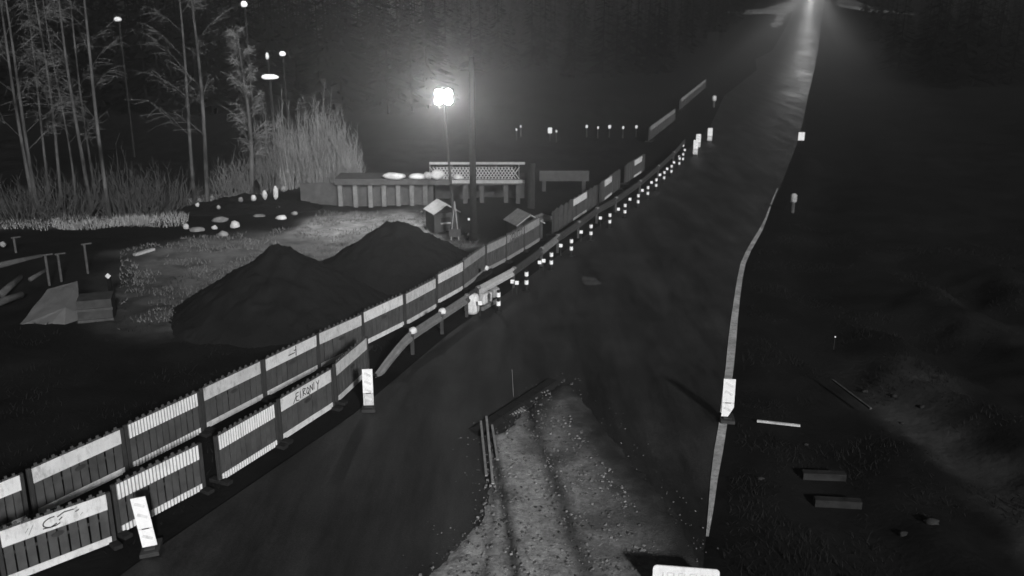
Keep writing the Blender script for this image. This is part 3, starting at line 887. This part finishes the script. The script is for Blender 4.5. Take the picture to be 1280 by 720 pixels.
heap(gp(352, 390), 3.7, 3.4, 2.3, M['soil'], 'soil_heap', 'large dark soil heap behind the barriers, left of two', rot=.5, seed=2, sharp=1.0)
heap(gp(498, 340), 3.6, 3.0, 1.95, M['soil'], 'soil_heap', 'dark soil heap right of the larger one, below the lit hut', rot=.3, seed=6, sharp=1.0)
heap(gp(312, 262), 3.6, 1.6, .75, M['void'], 'dark_berm', 'black earth berm under the pale boulders', rot=.15, seed=21)

# ------------------------------------------------------------------ boulders and sandbags
bl = [(247, 258, 4, 4, 0, 'small diamond-bright stone at the left end of the berm'), (273, 261, 4, 4, 1, 'dim small stone next along the berm top'),
 (301, 252, 5, 5, 1, 'round stone on the crest of the berm'), (317, 251, 5, 7, 0, 'egg-shaped stone right of the berm crest'),
 (331, 248, 5, 9, 0, 'upright pale stone on the berm'), (345, 248, 5, 14, 0, 'tallest narrow standing stone on the berm'), (354.5, 239, 5, 6, 1, 'small stone behind the tallest one'),
 (233, 288, 6, 8, 0, 'pale lump at the left foot of the berm'), (246, 290, 16, 6, 1, 'long low grey stone at the left foot of the berm'), (276, 279, 15, 8, 1, 'wide grey boulder below the berm'),
 (268.5, 288, 6, 6, 0, 'small round bright stone before the wide boulder'), (294, 286, 10, 9, 0, 'roundest and brightest boulder below the berm'), (279, 296, 11, 7, 1, 'grey boulder lowest of the pile'),
 (324, 272, 14, 4, 1, 'thin flat stone lying along the berm foot'), (348.5, 265, 9, 8, 0, 'blocky stone at the right end of the berm'), (352, 275, 11, 6, 0, 'flat pale stone below the blocky one'), (368, 269, 7, 5, 1, 'small stone rightmost of the boulder group')]
for i, (u, v, wp, hp, g, lab) in enumerate(bl):
    P = gp(u, v); k = FOC / math.hypot(P.y, CAM_H)
    rx, rz_ = wp / k * .62, hp / k * .62
    crest = .62 if v < 262 else 0
    if crest: P = gp(u, v, crest)
    tag(MB().blob((P.x, P.y, crest + rz_ * .75), (rx, rx * .9, rz_), i, .16).build('boulder', M['stone_grey' if g else 'stone'], smooth=True), lab, 'boulder', 'pale boulders around the berm')
a, b = gp(168, 322), gp(193, 316)
tag(MB().bar(a + Vector((0, 0, .1)), b + Vector((0, 0, .16)), .2, .1).build('pale_board', M['concrete'], bevel=.02), 'pale board lying alone on the lawn left of the heaps', 'board')

# ------------------------------------------------------------------ footbridge in the middle distance
BY = gp(560, 258).y
def bx(u, v): return at_depth(u, v, BY)
t = thing('footbridge', 'low footbridge with mesh railing lit from the floodlight', 'bridge', (0, BY, 0))
def L0(u, v): p = bx(u, v); return Vector((p.x, 0, p.z))
zl, zd, zt = L0(600, 229).z, L0(600, 224).z, L0(600, 203).z
xa, xb = L0(418, 220).x, L0(656, 220).x
MB().box(((xa + xb) / 2, .8, (zl + zd) / 2 - .02), (xb - xa, 1.8, zd - zl + .1)).build('deck', M['concrete_dark'], t)
MB().box(((L0(560, 0).x + xb) / 2, -.12, (zl + zd) / 2), (xb - L0(560, 0).x, .06, (zd - zl) * .8)).build('deck_edge', M['concrete'], t)
xr = L0(532, 0).x
MB().box(((xr + xb) / 2, -.12, zt - .02), (xb - xr, .07, .12)).build('top_rail', M['concrete'], t)
mid = (zd + zt) / 2
mb = MB(); zz0, zz1 = zd + .02, zt - .22; hh = zz1 - zz0
n = int((xb - xr) / .16)
for k in range(n):
    x0 = xr + k * .16
    if x0 + hh < xb:
        mb.bar((x0, -.1, zz0), (x0 + hh * .7, -.1, zz1), .03, .045); mb.bar((x0 + hh * .7, -.06, zz0), (x0, -.06, zz1), .03, .045)
o = mb.build('mesh_infill', M['concrete'], t); o['kind'] = 'stuff'
k = xr
while k < xb:
    MB().box((k, -.02, (zd + zt) / 2), (.07, .07, zt - zd)).build('rail_post', M['concrete_dark'], t); k += 1.1
for u in (412, 432, 452, 470, 489, 507, 525, 578, 600, 632, 648):
    x = L0(u, 0).x
    MB().box((x, .15, zl / 2 - .1), (.22, .22, zl)).build('pier', M['concrete_mid'] if u < 530 else M['concrete_dark'], t)
MB().box(((xa + L0(535, 0).x) / 2 - .9, .32, zl / 2 - .05), (L0(535, 0).x - xa + 1.8, .1, zl)).build('abutment_wall', M['concrete_dark'], t)
MB().box(((xb + L0(535, 0).x) / 2, 1.6, zl / 2), (xb - L0(535, 0).x, .1, zl)).build('back_wall', M['hut'], t)
# second length of parapet beyond
p0, p1 = at_depth(674, 213, BY + 4), at_depth(736, 226, BY + 4)
t = thing('parapet', 'dim separate parapet slab right of the footbridge', 'parapet', ((p0.x + p1.x) / 2, BY + 4, 0))
MB().box((0, 0, (p0.z + p1.z) / 2), (p1.x - p0.x, .3, p0.z - p1.z)).build('slab', M['concrete_dark'], t, bevel=.03)
for s in (-1, 1): MB().box((s * (p1.x - p0.x) * .4, 0, p1.z / 2), (.2, .2, p1.z)).build('leg', M['hut'], t)
for i, (u, v, wp, hp, lab) in enumerate(((492, 219, 30, 9, 'longest pale sandbag on the left of the footbridge edge'), (521, 220, 24, 8, 'pale sandbag second from left on the footbridge edge'), (534, 220, 11, 10, 'small upright sandbag between two long ones'), (546, 224, 18, 12, 'brightest sandbag, hanging over the footbridge edge'), (572, 225, 13, 7, 'single sandbag right of the brightest one'))):
    p = at_depth(u, v, BY - .35); k = FOC / BY * .96
    t2 = MB().blob((0, 0, 0), (wp / k / 2, .28, hp / k / 2), 30 + i, .1).build('sandbag', M['stone'], smooth=True)
    t2.location = (p.x, BY - .05, zd + hp / k / 2 - .02); tag(t2, lab, 'sandbag', 'sandbags on the footbridge edge')
for i, (u, v, rx, rz_, lab) in enumerate(((516, 290, .42, .12, 'pale rubble lump left of the lit hut'), (529, 296, .25, .14, 'small rubble lump at the foot of the lit hut'), (565, 268, .3, .16, 'rubble lump behind the light tower legs'), (640, 281, .3, .2, 'dim rubble lump left of the dim hut'), (677, 276, .75, .2, 'long rubble ridge right of the dim hut'))):
    P = gp(u, v)
    tag(MB().blob((P.x, P.y, rz_ * .5), (rx, .3, rz_), 60 + i, .35).build('rubble', M['stone_grey'], smooth=True), lab, 'rubble', 'rubble lumps around the huts')
# site huts with pale sheet roofs
def hut(u, v, label, wd, hw, bright):
    P = gp(u, v); t = thing('site_hut', label, 'hut', P, rad(24))
    MB().box((0, 0, hw / 2), (wd, wd, hw)).build('wall', M['hut'], t)
    for s in (-1, 1):
        q = Matrix.Rotation(s * rad(32), 3, 'Y')
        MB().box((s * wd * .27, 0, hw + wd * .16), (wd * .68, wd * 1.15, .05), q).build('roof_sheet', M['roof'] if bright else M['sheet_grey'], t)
    MB().box((-.05, -wd / 2 - .02, hw * .45), (wd * .4, .05, .06)).build('sill', M['concrete'], t)
    MB().box((-.05, -wd / 2 - .012, hw * .62), (wd * .36, .02, hw * .26)).build('window', M['glass'], t)
hut(553, 286, 'small dark site hut with bright pale sheet roof under the floodlight', 1.15, .85, True)
hut(655, 296, 'small site hut with dim roof just behind the last back row barrier', 1.2, .7, False)

# ------------------------------------------------------------------ light tower and poles
P = gp(569, 299)
t = thing('light_tower', 'tall lit floodlight tower behind the soil heaps', 'light tower', P)
lampP = at_depth(554.5, 121, P.y) - P
MB().tube([(0, 0, .3), (lampP.x * .5, 0, lampP.z * .5), (lampP.x, 0, lampP.z - .1)], [.07, .055, .04], 8).build('mast', M['steel_dark'], t)
for dx, dy in ((-.28, -.2), (.28, -.2), (0, .35)):
    MB().bar((dx * .6, dy, 0), (0, 0, 1.65), .035).build('leg', M['concrete'], t)
MB().box((0, .1, .3), (.5, .6, .35)).build('generator', M['concrete_dark'], t, bevel=.04)
h = MB().box((lampP.x, .06, lampP.z), (.82, .16, .66)).build('lamp_head', M['post_dark'], t, bevel=.03)
for lx in (-.19, .19):
    for lz in (-.15, .15): MB().tube([(lampP.x + lx, -.02, lampP.z + lz), (lampP.x + lx, -.05, lampP.z + lz)], .17, 16).build('lens', M['lamp'], h)
for nm, kind, pw in (('floodlight', 'SPOT', TOWER_POWER), ('floodlight_glare', 'SPOT', TOWER_POWER * .60)):
    ld = bpy.data.lights.new(nm, kind); ld.energy = pw; ld.shadow_soft_size = .16
    glare = nm.endswith('glare')
    ld.spot_size = rad(125 if glare else 150); ld.spot_blend = .45 if glare else .7
    lo = bpy.data.objects.new(nm, ld); C.objects.link(lo); lo.parent = t; lo.location = (lampP.x - (0 if glare else .5), -.38, lampP.z)
    lo.rotation_euler = Vector((.05, -1, .85) if glare else (-.85, .45, -.42)).to_track_quat('-Z', 'Y').to_euler()
P = gp(592, 300)
t = thing('utility_pole', 'tall dark utility pole right of the floodlight', 'pole', P)
MB().tube([(0, 0, 0), (0, 0, 4), (0, 0, 7.6)], [.15, .135, .11], 10).build('pole', M['wood_dark'], t, smooth=True)
MB().box((0, 0, 7.1), (.9, .08, .1)).build('crossarm', M['wood_dark'], t)
P = gp(664, 262); o = MB().tube([P, P + Vector((0, 0, 2.3))], .2, 8).build('stout_post', M['wood_dark']); tag(o, 'stout dark post between the footbridge and the separate parapet', 'post')
for u, v, lab in ((586, 274, 'left of the twin tiny reflectors by the utility pole'), (594, 274.5, 'right of the twin tiny reflectors by the utility pole')):
    p = gp(u, v, .4)
    t = thing('stake_reflector', lab, 'reflector', (p.x, p.y, 0)); MB().box((0, 0, .4), (.09, .02, .10)).build('lens', M['marker'], t); MB().box((0, .02, .2), (.02, .02, .4)).build('stake', M['post_dark'], t)
for i, (u, v, s, lab) in enumerate(((608.5, 335, .13, 'small bright plate tacked low on the back barriers beside the drum'),)):
    p = gp(u, v, .6); o = MB().box((0, 0, 0), (.17, .03, .15)).build('reflector_plate', M['sheet_white'], bevel=.02); o.location = (p.x, p.y, .6); o.rotation_euler = (0, .5, .9); tag(o, lab, 'reflector')

# far reflector posts of the side road
fr = [(645.5, 162, .10, 'leftmost of the far side-road posts, lower of the left pair'), (651, 158, .10, 'second of the far side-road posts, upper of the left pair'), (687.5, 163, .26, 'wide bright plate among the far side-road posts'), (695.5, 164, .10, 'post just right of the wide bright plate'),
 (733.5, 158, .13, 'first of the five evenly spaced far posts'), (747.5, 159.5, .10, 'second of the five evenly spaced far posts'), (762, 158.5, .16, 'brightest middle one of the five far posts'), (779, 159.5, .12, 'fourth of the five evenly spaced far posts'), (795.5, 158.5, .13, 'last of the five far posts, nearest the main road')]
for u, v, s, lab in fr:
    p = gp(u, v, .8)
    t = thing('reflector_post', lab, 'reflector post', (p.x, p.y, 0), 0, 'far reflector posts of the side road')
    MB().box((0, 0, .8), (s * 1.2, .03, s * 1.6)).build('lens', M['reflector'], t)
    MB().box((0, .03, .45), (.08, .04, .9)).build('post', M['post_dark'], t)
# dark square sign far up the road
P = gp(890, 74); t = thing('dark_sign', 'dark square sign seen from behind, far up the left verge', 'sign', P)
k = FOC / math.hypot(P.y, CAM_H); z0, z1 = at_depth(890, 54, P.y).z, at_depth(890, 40, P.y).z
MB().box((0, 0, (z0 + z1) / 2), (14 / k, .06, z1 - z0)).build('plate', M['void'], t)
MB().box((0, .08, z0 / 2), (.12, .1, z0)).build('post', M['void'], t)

# distant lamps among the trees
for u, v, wd, hg, m, lab in ((353, 67, .42, .34, 'lamp_far', 'round distant yard lamp above the willow thicket'), (334, 70, .22, .5, 'lamp_dim', 'dim narrow lamp just left of the round yard lamp'),
    (337, 96, 1.15, .36, 'lamp_far', 'wide oval yard lamp above the left of the thicket'), (305, 5, .42, .42, 'lamp_far', 'highest distant lamp at the top edge of the picture'), (147, 24, .5, .32, 'lamp_dim', 'distant lamp behind the birches on the far left')):
    p = at_depth(u, v, 62)
    t = thing('yard_lamp', lab, 'lamp', (p.x, p.y, 0))
    MB().blob((0, -.02, p.z), (wd / 2, .12, hg / 2), 3, .12).build('lamp_glass', M[m], t, smooth=True)
    MB().tube([(0, .2, 0), (0, .2, p.z + .2)], .06, 6).build('pole', M['post_dark'], t)
    MB().box((0, .12, p.z + hg / 2 + .04), (wd * .9, .3, .06)).build('shade', M['post_dark'], t)

# ------------------------------------------------------------------ left foreground yard: tarpaulin, posts, logs
pts = [gp(60, 362, .9), gp(97, 352, 1.1), gp(100, 392, .35), gp(112, 404, .02), gp(81, 415, .02), gp(66, 404, .25), gp(27, 413, .02), gp(24, 408, .12)]
c = gp(70, 400)
mb = MB(); n = len(pts)
cen = gp(82, 385, .62)
for p in pts + [cen]: mb.v.append(p - c)
mb.f = [(i, (i + 1) % n, n) for i in range(n)]
o = mb.build('tarpaulin', M['tarp']); o.location = c
md = o.modifiers.new('thick', 'SOLIDIFY'); md.thickness = .03
sb = o.modifiers.new('sub', 'SUBSURF'); sb.subdivision_type = 'SIMPLE'; sb.levels = sb.render_levels = 3
tx = bpy.data.textures.new('folds', 'CLOUDS'); tx.noise_scale = .5
dm = o.modifiers.new('folds', 'DISPLACE'); dm.texture = tx; dm.strength = .06
tag(o, 'grey tarpaulin thrown over a stack at the left', 'tarpaulin')
t = thing('timber_crate', 'dark timber crate beside the grey tarpaulin', 'crate', gp(122, 408), .3)
MB().box((0, .3, .45), (1.0, .9, .9)).build('box', M['hut'], t, bevel=.02)
for z in (.25, .6): MB().box((0, -.17, z), (1.04, .04, .08)).build('batten', M['concrete_dark'], t)
for u, v, hh, lab in ((20, 316, .65, 'short stake with a crossbar at the far left'), (62, 357, 1.15, 'left post of the pair behind the tarpaulin'), (77, 352, 1.05, 'right post of the pair behind the tarpaulin'), (110, 342, 1.15, 'lone grey post with a small arm right of the pair')):
    P = gp(u, v); t = thing('yard_post', lab, 'post', P)
    MB().tube([(0, 0, 0), (0, 0, hh)], .045, 8).build('post', M['concrete_dark'], t)
    MB().bar((-.1, 0, hh - .03), (.28, 0, hh + .02), .05).build('arm', M['concrete_dark'], t)
P = gp(135, 345, .95); t = thing('reflector_post', 'black post with a small diamond reflector beside the crate', 'reflector post', (P.x, P.y, 0))
MB().box((0, 0, .95), (.14, .03, .14), Matrix.Rotation(rad(45), 3, 'Y')).build('lens', M['sheet_mid'], t); MB().box((0, .04, .5), (.12, .08, 1.0)).build('post', M['void'], t)
for i, (a, b, r, lab) in enumerate((((-20, 340), (52, 324), .12, 'topmost pale log at the left picture edge'), ((-25, 392), (28, 373), .14, 'lowest pale log at the left picture edge'), ((2, 372), (26, 350), .12, 'short log between the two long ones'), ((38, 352), (58, 340), .08, 'thin short log behind the tarpaulin'))):
    A, B = gp(*a), gp(*b)
    tag(MB().tube([A + Vector((0, 0, r)), (A + B) / 2 + Vector((0, .05, r)), B + Vector((0, 0, r))], [r, r * .95, r * .8], 10).build('log', M['concrete_dark'], smooth=True), lab, 'log', 'logs lying at the left edge')
P = gp(3, 303, .3); tag(MB().blob((P.x, P.y, .22), (.12, .12, .12), 4).build('boulder', M['stone_grey'], smooth=True), 'small grey stone at the far left edge', 'boulder')

# ------------------------------------------------------------------ trees
def tree(base, ht, r, label, name='birch_tree', group=None, lean=(0, 0), m='bark', limbs=16, seed=0, tw='twig'):
    rr = random.Random(seed)
    t = thing(name, label, 'tree', base, 0, group)
    pts, rs = [], []
    for k in range(13):
        q = k / 12
        pts.append(Vector((lean[0] * q + .12 * math.sin(q * 5 + seed), lean[1] * q + .1 * math.sin(q * 4 + seed * 2), ht * q)))
        rs.append(r * (1 - .8 * q) * (1.25 if k == 0 else 1))
    tr = MB().tube(pts, rs, 8).build('trunk', M[m], t, smooth=True)
    mb = MB(); tb = MB()
    for k in range(limbs):
        q = .22 + .76 * (k + rr.random()) / limbs
        i = min(11, int(q * 12)); p = pts[i].lerp(pts[i + 1], q * 12 - i)
        an = rr.uniform(0, 6.28); ln = (1.1 - q * .75) * ht * .17 * rr.uniform(.6, 1.2)
        d = Vector((math.cos(an), math.sin(an), rr.uniform(.7, 1.4))).normalized()
        e = p + d * ln; mdp = p + d * ln * .5 + Vector((0, 0, ln * .06))
        mb.tube([p, mdp, e], [r * .2 * (1.1 - q), r * .12, .008], 4, False)
        for j in range(9):
            s = p.lerp(e, rr.uniform(.25, 1)); a2 = an + rr.uniform(-1.2, 1.2)
            d2 = Vector((math.cos(a2), math.sin(a2), rr.uniform(-.3, 1))).normalized() * ln * rr.uniform(.25, .6)
            s2 = s + d2
            tb.tube([s, s + d2 * .5 + Vector((0, 0, .03)), s2], [.011, .008, .004], 3, False)
            for _ in range(3):
                d3 = Vector((rr.gauss(0, 1), rr.gauss(0, 1), rr.gauss(-.3, .8))).normalized() * rr.uniform(.2, .5)
                s3 = s.lerp(s2, rr.uniform(.3, 1)); tb.tube([s3, s3 + d3], [.007, .003], 3, False)
    mb.build('limbs', M[m], t)['kind'] = 'stuff'; tb.build('crown', M[tw], t)['kind'] = 'stuff'
    return t
GT = 'slim birches at the upper left'
birches = [((43, 262), 15, .095, 'leftmost slim birch, leaning slightly'), ((50, 268), 13, .10, 'second slim birch from the left'), ((66, 250), 15, .07, 'thin faint birch third from the left'), ((79, 262), 15, .085, 'fourth slim birch from the left'),
 ((92, 250), 12, .06, 'faintest thin birch of the left group'), ((112, 268), 14, .10, 'slim birch sixth from the left'), ((120, 250), 15, .07, 'thin birch close behind the seventh'), ((138, 272), 15, .105, 'rightmost and brightest birch of the left group'),
 ((247, 256), 14, .10, 'left trunk of the birch pair left of the thicket'), ((262, 258), 14, .12, 'right and brighter trunk of the birch pair')]
for i, (b, h, r, lab) in enumerate(birches):
    tree(gp(*b), h, r, lab, 'birch_tree', GT, lean=(-.25 if i < 2 else .0, 0), seed=i + 3, limbs=12)
tree(gp(316, 246), 8.5, .15, 'pale branching tree at the left end of the thicket', 'alder_tree', None, seed=31, limbs=34, tw='twig_pale')

def bush(base, ht, spread, n, label, group, seed, m):
    rr = random.Random(seed)
    t = thing('willow_bush', label, 'bush', base, 0, group)
    st, tw = MB(), MB()
    for k in range(n):
        an = rr.uniform(0, 6.28); rad_ = spread * math.sqrt(rr.random()); hh = ht * (.35 + .65 * rr.random() ** .8) * (1 - .3 * (rad_ / spread) ** 2) * (.8 + .2 * math.sin(an * 3 + seed))
        d = Vector((math.cos(an) * rad_, math.sin(an) * rad_, 0))
        p = [d * .6 + Vector((rr.gauss(0, .1), rr.gauss(0, .1), 0)), d * .75 + Vector((0, 0, hh * .35)), d * .9 + Vector((rr.gauss(0, .16), rr.gauss(0, .16), hh * .7)), d + Vector((rr.gauss(0, .15), rr.gauss(0, .15), hh))]
        st.tube(p, [.022, .017, .011, .004], 4, False)
        for j in range(7):
            q = rr.uniform(.3, 1) * 3; i = min(2, int(q)); s = p[i].lerp(p[i + 1], q - i)
            e = s + Vector((rr.gauss(0, .16), rr.gauss(0, .16), rr.uniform(.15, .6)))
            tw.tube([s, e], [.008, .003], 3, False)
    st.build('stems', M[m], t)['kind'] = 'stuff'; tw.build('twigs', M[m], t)['kind'] = 'stuff'
GBH = 'bare willow bushes lit by the floodlight'
for i, (u, v, top, sp, n, m, lab) in enumerate(((340, 240, 118, .9, 90, 'twig', 'darker willow bush beside the pale branching tree'), (362, 238, 98, .9, 120, 'twig_pale', 'tall willow bush in the left half of the thicket'), (385, 237, 110, .9, 120, 'twig_pale', 'willow bush in the middle of the thicket'),
    (408, 236, 92, .8, 120, 'twig_pale', 'tallest bright willow bush right of the middle'), (428, 236, 112, .6, 90, 'twig_pale', 'slender willow bush near the right end'), (444, 234, 150, .5, 50, 'twig_pale', 'low willow bush at the right end of the thicket'),
    (300, 248, 180, .9, 50, 'twig', 'sparse bush left of the pale branching tree'), (280, 250, 200, .9, 40, 'twig', 'low sparse bush beside the birch pair'), (372, 225, 130, 1.3, 90, 'twig', 'bush at the back of the thicket on the left'), (415, 224, 130, 1.2, 90, 'twig', 'bush at the back of the thicket on the right'))):
    P = gp(u, v); z = at_depth(u, top, P.y).z
    bush(P, z, sp, n, lab, GBH, 50 + i, m)
for i, (u, v, top, lab) in enumerate(((30, 275, 190, 'dark scrub bush behind the leftmost birches'), (85, 272, 170, 'dark scrub bush behind the fourth birch'), (165, 268, 150, 'dark scrub bush right of the left birches'), (205, 262, 170, 'dark scrub bush left of the birch pair'))):
    P = gp(u, v); bush(P, at_depth(u, top, P.y).z * .8, 2.2, 60, lab, 'dark scrub under the birches', 80 + i, 'scrub')

# dry weeds at the far side of the ditch
def weeds():
    mb = MB(); rr = random.Random(4)
    for u0, u1, v0, v1, n, hh in ((60, 235, 268, 284, 1500, .34), (0, 60, 276, 288, 250, .25), (235, 330, 246, 256, 500, .3), (70, 100, 278, 284, 220, .3), (140, 185, 274, 282, 600, .42), (380, 440, 232, 240, 500, .35)):
        for _ in range(n):
            P = gp(rr.uniform(u0, u1), rr.uniform(v0, v1)); P.z = und(P.x, P.y) - .02
            h = hh * rr.uniform(.4, 1.1); a = rr.uniform(0, 6.28); e = P + Vector((rr.gauss(0, .1), rr.gauss(0, .1), h))
            sd = Vector((math.cos(a), math.sin(a), 0)) * .018; k = len(mb.v)
            mb.v += [P - sd, P + sd, e]; mb.f.append((k, k + 1, k + 2))
    tag(mb.build('dry_weeds', M['dry_grass']), 'dry weeds along the far side of the ditch', 'weeds', kind='stuff')
weeds()
def verge_weeds():
    mb = MB(); rr = random.Random(12)
    for _ in range(26000):
        y = rr.uniform(10, 42); x = interp(RIGHT, y) + .35 + abs(rr.gauss(0, 1)) * .25 * y
        if fbm(x * .5, y * .5, 6) < 0: continue
        h = rr.uniform(.03, .13) * (.4 + max(0, fbm(x * .5, y * .5, 6)) * 2.2); a = rr.uniform(0, 6.28); P = Vector((x, y, und(x, y) - .01))
        sd = Vector((math.cos(a), math.sin(a), 0)) * .012; k = len(mb.v)
        mb.v += [P - sd, P + sd, P + Vector((rr.gauss(0, .07), rr.gauss(0, .07), h))]; mb.f.append((k, k + 1, k + 2))
    for _ in range(7000):
        y = rr.uniform(12, 34); x = interp(LEFTR, y) - rr.uniform(.5, 13)
        if fbm(x * .5, y * .5, 6) < .02: continue
        h = rr.uniform(.04, .16); P = Vector((x, y, und(x, y) - .01)); k = len(mb.v)
        mb.v += [P - Vector((.012, 0, 0)), P + Vector((.012, 0, 0)), P + Vector((rr.gauss(0, .07), rr.gauss(0, .07), h))]; mb.f.append((k, k + 1, k + 2))
    tag(mb.build('verge_weeds', mat('dead_weeds', .005, .016, .9, .8, 0)), 'sparse dead weeds on the dark verges', 'weeds', kind='stuff')
verge_weeds()
def lawn_grass():
    mb = MB(); rr = random.Random(8); n = 0
    x0, x1 = min(p.x for p in lawn), max(p.x for p in lawn); y0, y1 = min(p.y for p in lawn), max(p.y for p in lawn)
    while n < 9000:
        x, y = rr.uniform(x0, x1), rr.uniform(y0, y1)
        if not inpoly(x, y, lawn) or fbm(x * .6, y * .6, 2) < -.05: n += .1; continue
        n += 1; h = rr.uniform(.05, .16); a = rr.uniform(0, 6.28); P = Vector((x, y, und(x, y) - .01))
        sd = Vector((math.cos(a), math.sin(a), 0)) * .02; k = len(mb.v)
        mb.v += [P - sd, P + sd, P + Vector((rr.gauss(0, .06), rr.gauss(0, .06), h))]; mb.f.append((k, k + 1, k + 2))
    tag(mb.build('lawn_grass', mat('lawn_blades', .07, .17, .9, .8, 0)), 'short tufts of grass on the lit lawn', 'grass', kind='stuff')
lawn_grass()
# far woods: dark spruce mass, one object
def woods():
    mb = MB(); rr = random.Random(5)
    def spruce(x, y, z, h):
        n = 7
        mb.tube([(x, y, z), (x, y, z + h * .95)], [.14, .03], 4, False)
        for k in range(n * 9):
            q = (k + .5) / (n * 9); r = (1 - q) * h * .2 + .2; an = rr.uniform(0, 6.28)
            p = Vector((x, y, z + h * (.08 + .9 * q))); e = p + Vector((math.cos(an) * r, math.sin(an) * r, -r * .35))
            sd = Vector((-math.sin(an), math.cos(an), 0)) * r * .28; c = len(mb.v)
            mb.v += [p, e - sd, e + sd + Vector((0, 0, .1))]; mb.f.append((c, c + 1, c + 2))
    for _ in range(420):
        y = rr.uniform(88, 125); x = rr.uniform(-.75, -.08) * y
        spruce(x, y, -.2, rr.uniform(9, 17))
    for _ in range(420):
        y = rr.uniform(130, 330); x0 = interp(LEFTR, y) - 14; x = x0 - rr.random() ** 1.3 * .55 * y
        spruce(x, y, rise(y) - .3, rr.uniform(8, 15))
    for _ in range(420):
        y = rr.uniform(110, 330); x = interp(RIGHT, y) + 12 + rr.random() * .6 * y
        spruce(x, y, rise(y) - .3, rr.uniform(9, 16))
    tag(mb.build('far_woods', M['forest']), 'black spruce woods beyond the fields', 'woods', kind='stuff')
woods()

# ------------------------------------------------------------------ oncoming car just above the frame, its headlights on the wet road
CY = 450.0
cp = at_depth(1013, -6, CY)
t = thing('oncoming_car', 'oncoming car at the hill top with headlights on', 'car', (cp.x, CY, rise(CY) + .05), 0)
body = MB(); prof = [(-2.1, .35), (-2.15, .75), (-1.2, .95), (-.6, 1.4), (1.1, 1.42), (1.8, .95), (2.1, .85), (2.1, .35)]
n = len(prof)
body.v = [Vector((-.85, a, b)) for a, b in prof] + [Vector((.85, a, b)) for a, b in prof]
body.f = [tuple(range(n))[::-1], tuple(range(n, 2 * n))] + [(i, (i + 1) % n, (i + 1) % n + n, i + n) for i in range(n)]
body.build('body', M['car'], t, bevel=.06)
wm = MB(); wm.v = [Vector(q) for q in ((-.7, -1.22, .97), (.7, -1.22, .97), (.62, -.66, 1.36), (-.62, -.66, 1.36))]; wm.f = [(0, 1, 2, 3)]
wm.build('windscreen', M['glass'], t)
for sx in (-.82, .82):
    for sy in (-1.35, 1.35): MB().tube([(sx - .1, sy, .32), (sx + .1, sy, .32)], .32, 16).build('wheel', M['post_dark'], t)
aim = Vector((interp(RIGHT, 175) - 3.2, 175, 0))
for sx in (-.62, .62):
    hl = MB().tube([(sx, -2.12, .68), (sx, -2.19, .68)], .11, 12).build('headlight', M['headlamp'], t)
    sd = bpy.data.lights.new('headlamp_beam', 'SPOT'); sd.energy = HEADLIGHT_POWER; sd.spot_size = rad(5.4); sd.spot_blend = .7; sd.shadow_soft_size = .1
    so = bpy.data.objects.new('headlamp_beam', sd); C.objects.link(so); so.parent = t; so.location = (sx, -2.3, .68)
    wpos = Vector(t.location) + Vector(so.location)
    so.rotation_euler = (aim - wpos).to_track_quat('-Z', 'Y').to_euler()

# ------------------------------------------------------------------ thin night haze
hz = MB().box((30, 225, 9), (520, 480, 26)).build('haze', bpy.data.materials.new('haze_air'))
hz.location = (0, 0, 0)
m = hz.data.materials[0]; m.use_nodes = True
n, l = m.node_tree.nodes, m.node_tree.links
n.remove(n['Principled BSDF'])
pv = n.new('ShaderNodeVolumePrincipled'); pv.inputs['Color'].default_value = (.9, .9, .9, 1); pv.inputs['Density'].default_value = HAZE_DENSITY
pv.inputs['Anisotropy'].default_value = .8
l.new(pv.outputs[0], n['Material Output'].inputs['Volume'])
tag(hz, 'thin night haze over the roadworks', 'haze', kind='stuff')
